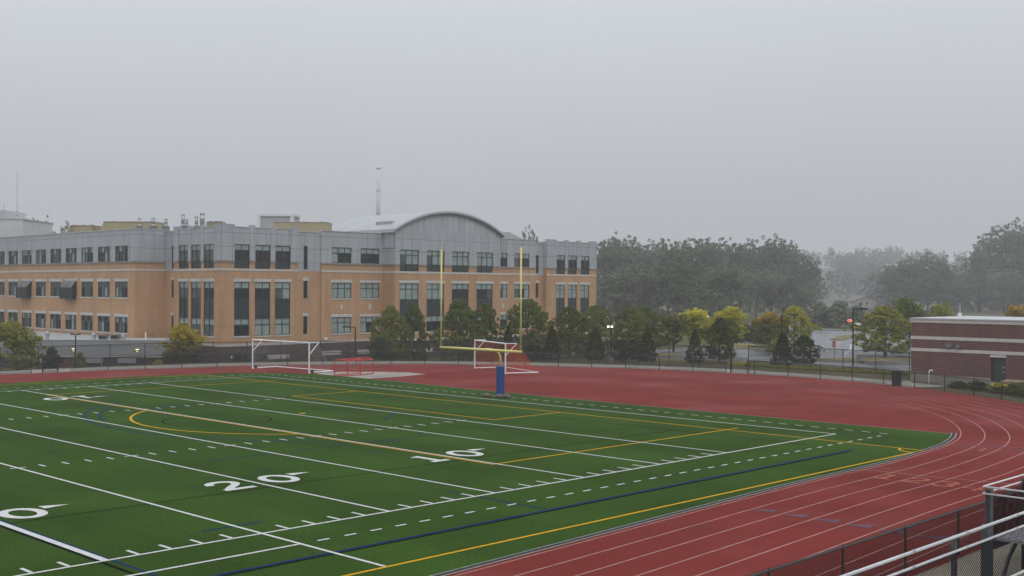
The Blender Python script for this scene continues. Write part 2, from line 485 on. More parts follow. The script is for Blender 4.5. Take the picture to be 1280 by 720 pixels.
LEAF = {
    'birch': leaf_mat('leaves_mid_green', (.122, .155, .032)),
    'olive': leaf_mat('leaves_olive', (.150, .168, .032)),
    'dark': leaf_mat('leaves_dark_green', (.062, .082, .022)),
    'cone': leaf_mat('needles_arborvitae', (.042, .055, .012)),
    'conifer_bronze': leaf_mat('needles_bronzed', (.046, .056, .013), (.075, .064, .016), (.45, .9)),
    'maple': leaf_mat('leaves_turning', (.13, .16, .030), (.55, .36, .035), (.62, .98)),
    'yellow': leaf_mat('leaves_yellow', (.30, .33, .036), (.52, .48, .045), (.40, .9)),
    'lime': leaf_mat('leaves_yellow_green', (.27, .275, .045)),
    'gold': leaf_mat('leaves_gold_green', (.060, .066, .016), (.34, .27, .025), (.42, .70)),
    'red': leaf_mat('leaves_reddish', (.085, .042, .034)),
    'wood': leaf_mat('leaves_wood', (.150, .182, .105), var=.45),  # paled and greyed: distance haze painted into the leaf colour
    'wood_b': leaf_mat('leaves_wood_grey', (.185, .200, .140), var=.45),  # greyer variant, with the same haze put into its colour
    'ridge': leaf_mat('leaves_far_wood', (.04, .052, .03), var=.45),
}

# ------------------------------------------------------------------ setting: terrain
CX, CY = 1.0, 24.0


def ground_z(x, y):
    r = math.hypot(x - CX, y - CY)
    a = math.degrees(math.atan2(y - CY, x - CX))
    w = smooth01(27, 46, a) * (1 - smooth01(150, 175, abs(a)))
    near = smooth01(44.5, 51, r)
    z = -2.25 * near * w * (1 - smooth01(170, 260, r))
    z += 30 * smooth01(700, 1250, r)
    z += 3.0 * smooth01(700, 1000, r) * math.sin(a * .21 + 1.0) + 2.0 * smooth01(700, 1000, r) * math.sin(a * .57)
    return z - .03


mb = MB()
radii = [0, 20, 38, 42, 44.5, 45.5, 46.5, 47.5, 48.5, 49.5, 51, 54, 60, 70, 85, 100, 120, 145, 170, 190, 210, 235, 260, 300, 350, 400, 430, 470, 520, 580, 650, 730, 800, 870, 940, 1010, 1080, 1150, 1220, 1300, 1500, 1750]
NA = 240
rows = []
for r in radii[1:]:
    rows.append([(CX + r * math.cos(2 * math.pi * k / NA), CY + r * math.sin(2 * math.pi * k / NA)) for k in range(NA)])
mb.v.append((CX, CY, ground_z(CX, CY)))
for row in rows:
    for p in row: mb.v.append((p[0], p[1], ground_z(*p)))
for k in range(NA):
    mb.f.append([0, 1 + k, 1 + (k + 1) % NA]); mb.m.append(0)
for i in range(len(rows) - 1):
    for k in range(NA):
        a = 1 + i * NA + k; b = 1 + i * NA + (k + 1) % NA
        mb.f.append([a, a + NA, b + NA, b]); mb.m.append(0)
struct('ground', mb, M['grass'])

# inner lane line of the running track (travel direction: along the near straight, round the bend, back)
lane_ctl = [(-70, -9.5), (-45, -8.35), (-22, -7.2), (-6, -6.3), (4, -6.03), (12, -4.75), (19.65, -.75), (25, 4.35), (29.2, 10.6)]
lane_ctl += arc_pts(1.0, 24.0, 31.3, rad(-15), rad(88), 10)
lane_ctl += [(-8, 55.6), (-30, 55.8), (-70, 56)]
LANE = catmull(lane_ctl, 1.0)

# perimeter fence line, also the outer edge of the red surface
fence_ctl = [(-70, -14.75), (-40, -14.75), (-10, -14.75), (0, -14.6), (6, -13.9), (14, -11.9), (21, -8.6), (27, -4.3), (31.6, .2), (35.1, 5.2), (37.6, 10.4), (39.3, 16.2), (39.95, 21.5), (39.5, 27.6), (38.3, 33.3), (36.1, 38.6), (33.6, 43.6), (30.2, 48.6), (26, 53), (20.7, 56.6), (14.6, 59.6), (8.0, 61.4), (2.6, 62.5), (-1.5, 63.0), (-10, 63.4), (-30, 63.8), (-70, 64)]
FENCE = catmull(fence_ctl, 1.0)

mb = MB()
o_ = offset(FENCE, .15)
mb.poly([(p.x, p.y, 0.0) for p in o_])
struct('track', mb, M['track'])

# turf sheet
tn = offset(LANE, -.42)
turf = [(p.x, p.y) for p in tn if p.x < 13.2 and p.y < 20]
turf += [(13.3, -3.75), (13.05, 8), (13.05, 20), (13.35, 30), (13.85, 41), (13.8, 47.4), (12.6, 50.4), (10.2, 53.0), (4, 54.5), (-3, 55.1), (-8, 55.2), (-30, 55.4), (-70, 55.6)]
mb = MB(); mb.poly([(p[0], p[1], .006) for p in turf]); struct('turf', mb, M['turf'])

# edging drain between turf and track
edge = [p for p in tn if p.x < 14.2 and p.y < 20]
mb = MB()
mb.ribbon(offset(edge, .11), .12, .010, 0); mb.ribbon(offset(edge, .01), .05, .014, 1); mb.ribbon(offset(edge, .21), .06, .011, 1)
mb.ribbon([(13.35, -3.75), (13.1, 8), (13.1, 20), (13.4, 30), (13.9, 41), (13.85, 47.4)], .07, .013, 1)
struct('drain_edge', mb, [M['kerb_dark'], M['kerb_light']])

# concrete walk outside the fence and grass verge beyond it
walk_in = offset(FENCE, .16)
sel = [i for i, p in enumerate(FENCE) if p.y > 9 and p.x > -60]
wid = []
mb = MB()
prev = None
for i in sel:
    p = walk_in[i]
    d = 4.1 if p.y > 25 else 3.4
    q = offset(FENCE, d)[i]
    if prev: mb.poly([(prev[0].x, prev[0].y, .004), (prev[1].x, prev[1].y, .004), (q.x, q.y, .004), (p.x, p.y, .004)])
    prev = (p, q)
mb.poly([(37.4, 9.6, .002), (38.2, 9.4, .002), (42.9, 12.2, .002), (43.0, 12.5, .002), (40.6, 14.5, .002)])
struct('concrete_walk', mb, M['concrete'])

# gravel strip between the near fence and the stands
mb = MB(); mb.poly([(-70, -30, -.005), (10, -30, -.005), (10, -14.9, -.005), (-70, -14.9, -.005)]); struct('gravel_ground', mb, M['gravel'])

# parking lot and road
mb = MB()
mb.poly([(p[0], p[1], -.012) for p in [(50.2, -20), (60, -20), (150, 10), (150, 45), (146, 72), (139, 67), (136.5, 74), (129, 70), (112, 60), (103, 60), (82, 55), (60, 51.5), (48.5, 46), (48, 42.8), (50.6, 33), (51.2, 22)]])
struct('parking_lot', mb, M['asphalt'])


def island(name, pts, z=.13, fill='verge'):
    m_ = MB()
    m_.prism(pts, -.02, z, 1)
    c = Vector((sum(p[0] for p in pts) / len(pts), sum(p[1] for p in pts) / len(pts)))
    ins = [tuple(c + (Vector(p) - c) * (1 - .18 / max(.3, (Vector(p) - c).length))) for p in pts]
    if sum(ins[i][0] * ins[(i + 1) % len(ins)][1] - ins[(i + 1) % len(ins)][0] * ins[i][1] for i in range(len(ins))) < 0: ins = ins[::-1]
    m_.poly([(p[0], p[1], z + .004) for p in ins], 0)
    return struct(name, m_, [M[fill], M['concrete']])


island('grass_island', [(59.4, 30.2), (61, 30.6), (62.8, 30.2), (65.2, 28.2), (69.5, 24.2), (80, 17), (78, 14), (67, 22.6), (60.3, 25.6), (59.2, 28)])
island('grass_island', [(70, 47.6), (73, 46.4), (76.5, 44.6), (82, 46), (84, 51), (80, 55), (73, 53)])
island('grass_island', [(52.5, 44.4), (55, 43.2), (58, 43.6), (58.5, 45.5), (55, 47)])
island('grass_island', [(103.7, 52.5), (116.1, 57.8), (120.5, 58.0), (110.9, 53.2), (102.6, 50.2)])
mb = MB()
mb.ribbon(catmull([(69.5, 34.8), (77.2, 37.9), (86.1, 42.0), (95.6, 46.9), (104, 51.2)], 2), .32, -.004, 0)
mb.ribbon(catmull([(71.8, 33.2), (82.0, 38.0), (95.1, 44.8), (108.5, 51.6)], 2), .16, -.004, 1)
for k in range(7): mb.ribbon([(66 + k * 2.9, 20.5 - k * 1.2), (70.4 + k * 2.9, 22.8 - k * 1.2)], .12, -.004, 1)
struct('road_markings', mb, [M['pad'], M['white_paint']])
mb = MB()
mb.ribbon([(48.3, 46.2), (52.2, 34.2), (50.75, 22), (50.4, 8)], 3.4, .001)
struct('verge_grass', mb, M['verge'])
# kerb edging the lot
mb = MB()
K_ = catmull([(53.9, 33.8), (52.4, 26), (52.2, 20), (52.0, 8)], 1.5)
for a, b in zip(K_[:-1], K_[1:]):
    d = (b - a); c = (a + b) / 2
    mb.obox((c.x, c.y), d.length / 2, .08, -.02, .115, math.atan2(d.y, d.x))
K_ = catmull([(129, 70.5), (136.5, 74.5), (139, 67.8), (146, 72.6)], 2)
for a, b in zip(K_[:-1], K_[1:]):
    d = (b - a); c = (a + b) / 2
    mb.obox((c.x, c.y), d.length / 2, .1, -.02, .14, math.atan2(d.y, d.x))
struct('kerb', mb, M['concrete'])
mb = MB()
mb.poly([(146, 72, -.014), (139, 67, -.014), (136.5, 74, -.014), (142, 90, -.014), (160, 118, -.014), (167, 114, -.014), (150, 86, -.014)])
struct('side_road', mb, M['asphalt'])

# ------------------------------------------------------------------ field markings
YD = .9144
W = 53.3333 * YD
ZW, ZY, ZB, ZK = .018, .014, .0125, .010      # heights of white, yellow, blue and black paint
wh, ye, bl, bk = MB(), MB(), MB(), MB()
lines = MB()
UL = -66.0
lines.ribbon([(UL, 0), (9.144 + .05, 0)], .11, ZW)
lines.ribbon([(UL, W), (9.144 + .05, W)], .11, ZW)
lines.ribbon([(9.144, .055), (9.144, W - .055)], .11, ZW + .0005)
for k in range(0, 14):
    u = -5 * YD * k
    w = .20 if k == 6 else .11
    v0 = .055
    if k == 5: v0 = -5.35
    lines.ribbon([(u, v0), (u, W - .055)], w, ZW + .001)
lines.ribbon([(UL, -1.83), (-25 * YD - .06, -1.83)], .11, ZW)
struct('yard_lines', lines, M['white_paint'])
hs = MB()
for i in range(-65, 1):
    u = i * YD
    if i % 5:
        hs.ribbon([(u, .02 + .055), (u, .68)], .10, ZW)
        hs.ribbon([(u, W - .68), (u, W - .075)], .10, ZW)
        for v in (16.26, W - 16.26):
            hs.ribbon([(u, v - .30), (u, v + .30)], .10, ZW)
    else:
        for v in (16.26, W - 16.26):
            hs.ribbon([(u - .3, v), (u + .3, v)], .10, ZW + .002)
i = 0
u = -24.4 * YD
while u < 9.9:
    hs.ribbon([(u, -1.83), (u + .40, -1.83)], .10, ZW)
    u += YD
u = -60
while u < 9.9:
    hs.ribbon([(u, W + 1.83), (u + .40, W + 1.83)], .10, ZW)
    u += YD
v = -1.75
while v < W + 1.8:
    hs.ribbon([(11.0, v), (11.0, v + .45)], .10, ZW)
    v += YD
struct('hash_marks', hs, M['white_paint'])

# numbers: strokes in a local frame (x right, y up), 1.25 wide 1.83 high
DIG = {
    '0': [[(.0 + .46 * math.cos(t), .92 + .75 * math.sin(t)) for t in [2 * math.pi * k / 28 for k in range(28)]]],
    '1': [[(-.28, 1.42), (.0, 1.68), (.0, .12)], [(-.42, .14), (.42, .14)]],
    '2': [[(-.46, 1.22), (-.38, 1.52), (-.12, 1.69), (.16, 1.68), (.40, 1.48), (.42, 1.18), (.25, .9), (-.05, .6), (-.40, .2)], [(-.58, .14), (.56, .14)]],
    '3': [[(-.42, 1.48), (-.15, 1.68), (.15, 1.68), (.40, 1.46), (.36, 1.16), (.05, .98)], [(.05, .98), (.40, .78), (.44, .42), (.2, .16), (-.15, .14), (-.45, .36)]],
    '4': [[(.22, .0), (.22, 1.8), (-.5, .52), (.55, .52)]],
    '5': [[(.42, 1.68), (-.34, 1.68), (-.38, 1.02), (.1, 1.1), (.42, .8), (.38, .36), (.05, .14), (-.42, .26)]],
    '6': [[(.35, 1.6), (-.1, 1.4), (-.4, .9), (-.4, .4), (-.1, .14), (.25, .2), (.42, .55), (.2, .9), (-.2, .9), (-.4, .6)]],
}


def digit(mb_, ch, ox, oy, ex, ey, w, z, sx=1.0, sy=1.0):
    for k, st in enumerate(DIG[ch]):
        P = [(ox + ex[0] * x * sx + ey[0] * y * sy, oy + ex[1] * x * sx + ey[1] * y * sy) for x, y in st]
        if ch == '0':
            mb_.ribbon(P, w, z, closed=True)
        else:
            P = [tuple(p) for p in catmull(P, .06)] if ch in '236' and len(st) > 3 else P
            mb_.ribbon(P, w, z + .0006 * k)


nums = MB()
for u, t in ((-9.144, '10'), (-18.288, '20'), (-27.43, '30')):
    digit(nums, t[0], u - 1.02, 6.52, (1, 0), (0, 1), .30, ZW + .003, 1.05)
    digit(nums, t[1], u + 1.05, 6.52, (1, 0), (0, 1), .30, ZW + .003, 1.12)
    nums.poly([(u + 1.85, 7.72, ZW + .003), (u + 2.72, 7.9, ZW + .003), (u + 1.85, 8.22, ZW + .003)])
    far = W - 6.35
    digit(nums, t[0], u + .85, far, (-1, 0), (0, -1), .30, ZW + .003, 1.05)
    digit(nums, t[1], u - .95, far, (-1, 0), (0, -1), .30, ZW + .003, 1.12)
    nums.poly([(u + 1.4, far - .95, ZW + .003), (u + 2.3, far - 1.15, ZW + .003), (u + 1.4, far - 1.4, ZW + .003)])
struct('field_numbers', nums, M['white_paint'])

# soccer lines
so = MB()
gx = 6.75
so.ribbon([(UL, -5.40), (gx + .05, -5.40)], .11, ZY)
so.ribbon([(gx, -5.34), (gx, 52.9)], .11, ZY + .0005)
so.ribbon([(gx, 52.95), (2, 53.5), (UL, 53.8)], .11, ZY)
so.ribbon(arc_pts(gx, -5.4, .95, rad(90), rad(180), 10), .10, ZY + .001)
so.ribbon([(-9.36, 4.55), (gx - .05, 4.55)], .11, ZY)
so.ribbon([(gx, 4.55), (gx + 1.0, 4.55)], .11, ZY + .001)
so.ribbon([(-9.36, 44.5), (gx + 1.2, 44.5)], .11, ZY)
so.ribbon([(-9.31, 4.6), (-9.31, 44.45)], .11, ZY + .0005)
so.ribbon([(1.45, 15.4), (gx - .05, 15.4)], .11, ZY)
so.ribbon([(1.45, 33.45), (gx - .05, 33.45)], .11, ZY)
so.ribbon([(1.5, 15.45), (1.5, 33.4)], .11, ZY + .0005)
a = math.acos((9.31 - 3.8) / 9.1)
so.ribbon(arc_pts(-3.8, 24.6, 9.05, math.pi - a, math.pi + a, 30), .13, ZY)
so.ribbon([(-4.15, 24.7), (-3.75, 24.7)], .28, ZY)
struct('soccer_lines', so, M['yellow_paint'])
lb = MB()
lb.ribbon([(UL, -3.22), (4.75, -3.22)], .13, ZB)
lb.ribbon([(-27.29, -5.2), (-27.29, W)], .09, ZB)
lb.ribbon(arc_pts(.5, 25, 15.0, rad(126), rad(238), 40), .11, ZB)
lb.ribbon(arc_pts(.2, 25, 14.0, rad(135), rad(165), 12), .11, ZB)
lb.ribbon(arc_pts(-4.9, 29.0, 4.6, rad(108), rad(184), 12), .11, ZB)
lb.ribbon([(-2.85, 19.06), (.3, 21.93)], .11, ZB)
lb.ribbon([(1.4, 22.4), (2.4, 22.9)], .11, ZB)
lb.ribbon([(-23.9, 1.42), (-21.95, 1.42)], .11, ZB)
lb.ribbon([(-14.6, 1.5), (-14.6, -3.1)], .09, ZB)
for u, v in ((-16.6, 9.6), (-13.7, 10.1), (-10.6, 10.4), (-20.3, 19.5), (-5.2, 13.8)):
    lb.ribbon([(u, v), (u + .35, v)], .14, ZB)
for u, v in ((-17, 12.9), (-13, 12.9), (-8, 12.9)):
    lb.ribbon([(u, 12.9), (u + 3.2, 12.9 + .1)], .08, ZB)
struct('lacrosse_lines', lb, M['blue_paint'])
lk = MB()
lk.ribbon([(UL, -3.37), (4.3, -3.37)], .12, ZK)
lk.ribbon([(-27.58, -5.2), (-27.58, W)], .12, ZK)
lk.ribbon([(UL, 6.25), (5.0, 6.25)], .08, ZK)
lk.ribbon([(4.75, -1), (4.75, 42.5)], .08, ZK + .0006)
lk.ribbon([(-20, W - 6.2), (4.8, W - 6.2)], .08, ZK)
lk.ribbon(arc_pts(-9.0, 25.0, 2.72, 0, 2 * math.pi, 40)[:-1], .09, ZK, closed=True)
struct('black_lines', lk, M['black_paint'])

# track markings
tl = MB()
for k in range(0, 8):
    P = offset(LANE, 1.07 * k)
    tl.ribbon(P, .046, .008)
# start line across the lanes and relay marks
tl.ribbon([(.02, -6.3), (.22, -8.6), (.62, -11.0), (.95, -13.2)], .05, .009)
for u0, k in ((4.9, 1), (3.4, 2), (5.25, 2), (6.6, 1), (6.9, 2), (8.3, 2), (8.6, 3), (5.0, 3), (7.0, 3), (2.0, 3), (9.6, 1), (3.2, 1)):
    P = offset(LANE, 1.07 * k - .53)
    Q = [p for p in P if u0 < p.x < u0 + 1.2 and p.y < 10]
    if len(Q) > 1: tl.ribbon(Q, .05, .009)
tl.ribbon([(10.6, -6.9), (10.8, -8.8)], .05, .009)
struct('lane_lines', tl, M['lane_paint'])
ln = MB()
for k, ch in enumerate('123456'):
    digit(ln, ch, -1.55 - .02 * k, -7.06 - 1.09 * k - .55, (0, -1), (1, 0), .17, .010, .70, .70)
struct('lane_numbers', ln, M['lane_number'])
ar = MB()
def tri(mb_, u, v, l, h):
    mb_.poly([(u, v + .45, .0095), (u - h, v - .32, .0095), (u + h * .9, v - .42, .0095)])
for k in range(6):
    vv = -7.95 - 1.07 * k
    ar.poly([(-10.05, vv + .42, .0095), (-10.0, vv - .38, .0095), (-9.4, vv - .28, .0095)])
for k in range(4):
    vv = -6.15 - .98 * k
    ar.poly([(9.85, vv + .3, .0095), (9.9, vv - .42, .0095), (10.35, vv - .35, .0095)])
struct('lane_arrows', ar, M['lane_blue'])
# pale landing pad on the red surface
mb = MB()
mb.poly([(p[0], p[1], .008) for p in [(13.9, 48.0), (13.95, 41.4), (16.5, 41.2), (20.2, 41.9), (20.4, 44.2), (19.0, 46.6), (15.6, 49.2)]])
mb.poly([(p[0], p[1], .012) for p in [(14.9, 43.3), (14.9, 41.9), (17.6, 42.0), (17.6, 43.4)]], 1)
struct('landing_pad', mb, [M['pad'], M['concrete']])

# ------------------------------------------------------------------ fences
def wire_panel(name, P, z0, z1, m_, parent, s0=0.0):
    """upright sheet of woven wire following P, with metric UVs"""
    me = bpy.data.meshes.new(name)
    o0 = ORI[parent.name]
    vs, fs, uvs = [], [], []
    s = s0
    for i, p in enumerate(P):
        if i: s += (P[i] - P[i - 1]).length
        vs += [(p.x - o0.x, p.y - o0.y, z0 - o0.z), (p.x - o0.x, p.y - o0.y, z1 - o0.z)]
        uvs += [(s, z0), (s, z1)]
    for i in range(len(P) - 1):
        fs.append((2 * i, 2 * i + 2, 2 * i + 3, 2 * i + 1))
    me.from_pydata(vs, [], fs)
    ul = me.uv_layers.new(name='UVMap')
    for l in me.loops: ul.data[l.index].uv = uvs[l.vertex_index]
    me.materials.append(m_)
    o = bpy.data.objects.new(name, me); COL.objects.link(o); o.parent = parent; ORI[o.name] = o0
    return o


def fence(name, label, P, h, group, step=3.05, rp=.035, mid=False, wires=True):
    root = thing(name, label, 'fence', (P[0].x, P[0].y, 0), group)
    mbr = MB(); mbr.tube([(p.x, p.y, h) for p in P], .03, 6); mbr.build('top_rail', M['black'], root)
    mbr = MB(); mbr.tube([(p.x, p.y, .07) for p in P], .018, 5); mbr.build('bottom_rail', M['black'], root)
    if mid:
        mbr = MB(); mbr.tube([(p.x, p.y, h * .5) for p in P], .016, 5); mbr.build('middle_rail', M['black'], root)
    first = None
    for q in along(P, step):
        if first is None:
            p_ = MB(); p_.cyl((q.x, q.y, -.15), (q.x, q.y, h + .02), rp, n=8)
            p_.cyl((q.x, q.y, h + .02), (q.x, q.y, h + .07), rp * 1.15, .008, 8)
            first = p_.build('post', M['black'], root); fq = q
        else:
            c = first.copy(); COL.objects.link(c); c.parent = root
            c.location = (q.x - fq.x, q.y - fq.y, 0)
    if wires: wire_panel('chain_link', P, .06, h - .02, M['chain'], root)
    return root


FG = 'black chain link fences round the track'
# gates leave gaps in the perimeter fence
def cut(P, f): return [p for p in P if f(p)]
near = cut(FENCE, lambda p: p.y < 0 and p.x < 22 and p.x > -46)
bend = [p for p in FENCE if (p.y > -8.7 and p.x > 20.5 and p.y < 24.6)]
farf = [p for p in FENCE if (p.y > 26.2) and p.x > -.35]
leftf = [p for p in FENCE if (p.y > 50) and p.x < -1.5 and p.x > -46]
near_f = fence('track_fence', 'low black chain link fence along the near straight in front of the stands', near, 1.16, FG, rp=.032, wires=False)
fence('track_fence', 'low black chain link fence round the bend by the brick building', bend, 1.1, FG)
fence('track_fence', 'low black chain link fence behind both soccer goals and the goalpost', farf, 1.08, FG)
fence('track_fence', 'low black chain link fence left of the gate by the yellow tree', leftf, 1.08, FG)
tall1 = catmull([(-46, 67.6), (-20, 67.1), (2.1, 66.6), (8.3, 66.2), (14.4, 64.9), (18, 63.4), (24.2, 59.6), (29.6, 55.0), (34.2, 50.8), (38.2, 46.4), (40.6, 42.6), (42.4, 37.0), (43.1, 32.4), (43.6, 28.7)], 1.0)
tall2 = catmull([(48.1, 29.9), (48.4, 24), (48.1, 16.6), (47.6, 12.4)], 1.0)
fence('tall_fence', 'tall black chain link fence in front of the school and the tree row', tall1, 1.9, FG, mid=True)
fence('tall_fence', 'tall black chain link fence between the walk and the parking lot', tall2, 1.85, FG, mid=True)

# woven wire of the near fence, modelled wire by wire (it is close)
mb = MB()
sp = .062
P = near
s = 0; S = [0]
for a, b in zip(P[:-1], P[1:]): s += (b - a).length; S.append(s)
def at(s_):
    s_ = min(max(s_, 0), S[-1] - 1e-4)
    import bisect
    i = max(0, bisect.bisect_right(S, s_) - 1)
    t = (s_ - S[i]) / (S[i + 1] - S[i])
    return P[i] + (P[i + 1] - P[i]) * t
H0, H1 = .05, 1.19
k = 0
s_lo = 16.0
while s_lo + k * sp < S[-1] - 24:
    s_ = s_lo + k * sp
    for d in (-1, 1):
        q0, q1 = at(s_), at(s_ + d * (H1 - H0))
        mb.cyl((q0.x, q0.y + .032 * 1, H0), (q1.x, q1.y + .032, H1), .0046, n=3)
    k += 1
mb.build('chain_link', M['wire'], near_f)

def gate(label, a, b, h):
    root = thing('gate', label, 'gate', (a[0], a[1], 0), 'gates in the track fence')
    for p in (a, b):
        m_ = MB(); m_.cyl((p[0], p[1], 0), (p[0], p[1], h + .1), .055, n=8); m_.cyl((p[0], p[1], h + .1), (p[0], p[1], h + .16), .06, .01, 8)
        m_.build('gate_post', M['black'], root)
    A, B = Vector(a), Vector(b); d = (B - A).normalized()
    A2, B2 = A + d * .12, B - d * .12
    m_ = MB()
    m_.tube([(A2.x, A2.y, .1), (A2.x, A2.y, h), (B2.x, B2.y, h), (B2.x, B2.y, .1)], .024, 6); m_.cyl((B2.x, B2.y, .1), (A2.x, A2.y, .1), .022, n=6)
    m_.build('gate_frame', M['black'], root)
    m_ = MB(); c = B2 - d * .08
    m_.obox((c.x, c.y), .07, .05, h * .45, h * .62, math.atan2(d.y, d.x)); m_.build('latch', M['black'], root)
    wire_panel('chain_link', [A2, B2], .1, h, M['chain'], root)
gate('narrow black gate in the low fence at the left by the yellow tree', (-1.5, 63.05), (-.3, 62.95), 1.2)
gate('black gate with dark posts in the low fence near the far light pole', (39.72, 26.2), (39.85, 24.6), 1.3)

# ------------------------------------------------------------------ school building
B = thing('school_building', 'long three storey school of tan brick and grey metal with a curved roof', 'school', (30.24, 88.55, 0))
brick, clad, stone, cornice, cap, base, rf = MB(), MB(), MB(), MB(), MB(), MB(), MB()


def P3(ax, c, a_, z, off=0.0):
    return (a_, c - off, z) if ax == 'x' else (c - off, a_, z)


def bx(mb_, ax, c, a0, a1, z0, z1, out, inn=.05, mi=0):
    """box on a facade: sticks out by out, sunk in by inn"""
    if ax == 'x': mb_.box(a0, a1, c - out, c + inn, z0, z1, mi)
    else: mb_.box(c - out, c + inn, a0, a1, z0, z1, mi)


def facade(ax, c, a0, a1, ops, ztop=13.95, z0=0.30, split=9.9, allclad_from=None):
    """outer skin with real openings and reveals"""
    zs = allclad_from if allclad_from is not None else split
    A = sorted({a0, a1, *[o[0] for o in ops], *[o[1] for o in ops]})
    Z = sorted({z0, zs, ztop, *[o[2] for o in ops], *[o[3] for o in ops]})
    for i in range(len(A) - 1):
        for j in range(len(Z) - 1):
            am, zm = (A[i] + A[i + 1]) / 2, (Z[j] + Z[j + 1]) / 2
            if any(o[0] < am < o[1] and o[2] < zm < o[3] for o in ops): continue
            q = [P3(ax, c, A[i], Z[j]), P3(ax, c, A[i + 1], Z[j]), P3(ax, c, A[i + 1], Z[j + 1]), P3(ax, c, A[i], Z[j + 1])]
            if ax == 'y': q = q[::-1]
            (clad if zm > zs else brick).poly(q)
    for o in ops:
        t = clad if o[2] >= zs - .01 else brick
        for (p, q) in (((o[0], o[2]), (o[1], o[2])), ((o[1], o[2]), (o[1], o[3])), ((o[1], o[3]), (o[0], o[3])), ((o[0], o[3]), (o[0], o[2]))):
            t.poly([P3(ax, c, p[0], p[1]), P3(ax, c, q[0], q[1]), P3(ax, c, q[0], q[1], -.22), P3(ax, c, p[0], p[1], -.22)])


def returns(ax, c, ends, ztop, depth=1.4, split=9.9):
    """side faces where a bay stands proud of its neighbours"""
    for a_ in ends:
        for mb_, p, q in ((base, -2.6, .3), (brick, .3, split), (clad, split, ztop)):
            mb_.poly([P3(ax, c, a_, p), P3(ax, c, a_, p, -depth), P3(ax, c, a_, q, -depth), P3(ax, c, a_, q)])


def strips(mb_, ax, c, a0, a1, z0, z1, ops, out):
    cutz = sorted([(o[0], o[1]) for o in ops if o[2] < z1 - .01 and o[3] > z0 + .01])
    x = a0
    for s0, s1 in cutz:
        if s0 > x + .01: bx(mb_, ax, c, x, s0, z0, z1, out)
        x = max(x, s1)
    if a1 > x + .01: bx(mb_, ax, c, x, a1, z0, z1, out)


def window(ax, c, a0, a1, rows_, cols, parent=None, pal=None):
    """frame with mullions and one pane mesh; rows_ = (z0, z1, kind); kinds: d dark, p pale, m mid, s spandrel, or a string per column"""
    z0, z1 = rows_[0][0], rows_[-1][1]
    fr, pn = MB(), MB()
    fw = .075
    zz = [z0] + [r[1] for r in rows_]
    w = (a1 - a0) / cols
    def bar(p0, p1, q0, q1, d0=-.06, d1=-.17):
        if ax == 'x': fr.box(p0, p1, c - d0, c - d1, q0, q1)
        else: fr.box(c - d0, c - d1, p0, p1, q0, q1)
    for i in range(cols + 1):
        x = a0 + w * i
        l = x if i == 0 else x - fw / 2; r = x + fw if i == 0 else (x if i == cols else x + fw / 2)
        if i == cols: l = x - fw
        bar(l, r, z0, z1)
    for j, z in enumerate(zz):
        l = z if j == 0 else (z - fw if j == len(zz) - 1 else z - fw / 2)
        for i in range(cols):
            b0 = a0 + w * i + (fw if i == 0 else fw / 2); b1 = a0 + w * (i + 1) - (fw if i == cols - 1 else fw / 2)
            bar(b0, b1, l, l + fw, -.062, -.168)
    idx = {'d': 0, 'p': 1, 'm': 2, 's': 3}
    for (r0, r1, kind) in rows_:
        for i in range(cols):
            kk = kind[i % len(kind)]
            q = [P3(ax, c, a0 + w * i, r0, -.13), P3(ax, c, a0 + w * (i + 1), r0, -.13), P3(ax, c, a0 + w * (i + 1), r1, -.13), P3(ax, c, a0 + w * i, r1, -.13)]
            if ax == 'y': q = q[::-1]
            pn.poly(q, idx[kk])
    f = fr.build('window', M['frame'], B)
    pn.build('pane', [M['glass'], M['glass_pale'], M['glass_mid'], M['spandrel']], f)
    return f


def lintel(ax, c, a0, a1, z): bx(stone, ax, c, a0 - .12, a1 + .12, z + .003, z + .36, .035)
def sill(ax, c, a0, a1, z): bx(stone, ax, c, a0 - .08, a1 + .08, z - .16, z - .003, .06)


def dress(ax, c, a0, a1, ops, top=13.95, pil=None, bandz=True, cor=True):
    if bandz: strips(stone, ax, c, a0, a1, 8.79, 9.02, ops, .045)
    if cor: strips(cornice, ax, c, a0, a1, 9.74, 9.93, ops, .10)
    bx(cap, ax, c, a0, a1, top, top + .09, .07, .35)
    bx(stone, ax, c, a0, a1, .04, .32, .05)
    bx(base, ax, c, a0, a1, -2.6, .04, .02)


def tower_rows(kind, hi):
    if hi: return [(9.04, 9.95, 's'), (9.95, 11.18, kind[0]), (11.18, 11.85, 'p')]
    return [(1.2, 2.5, kind[2]), (2.5, 3.2, 'p'), (3.2, 5.5, 's'), (5.5, 6.75, kind[1]), (6.75, 7.5, 'p')]


def tower(ax, c, a0, a1, wins, kinds, cols=2, top=13.8, ends=None):
    ops = []
    for w_ in wins: ops += [(w_[0], w_[1], 9.04, 11.85), (w_[0], w_[1], 1.2, 7.5)]
    facade(ax, c, a0, a1, ops, top); returns(ax, c, ends if ends is not None else (a1,), top)
    dress(ax, c, a0, a1, ops, top)
    for w_, k_ in zip(wins, kinds):
        window(ax, c, w_[0], w_[1], tower_rows(k_, True), cols)
        window(ax, c, w_[0], w_[1], tower_rows(k_, False), cols)
        lintel(ax, c, w_[0], w_[1], 7.5); sill(ax, c, w_[0], w_[1], 1.2)
    # flat metal piers beside the top windows rise above the coping
    ed = sorted([w_ for w_ in wins])
    xs = [(a0, ed[0][0])] + [(ed[i][1], ed[i + 1][0]) for i in range(len(ed) - 1)] + [(ed[-1][1], a1)]
    for x0, x1 in xs:
        bx(clad, ax, c, x0 + .02, x1 - .02, 9.935, top + .26, .09, .3)
        bx(cap, ax, c, x0 - .01, x1 + .01, top + .26, top + .33, .11, .33)


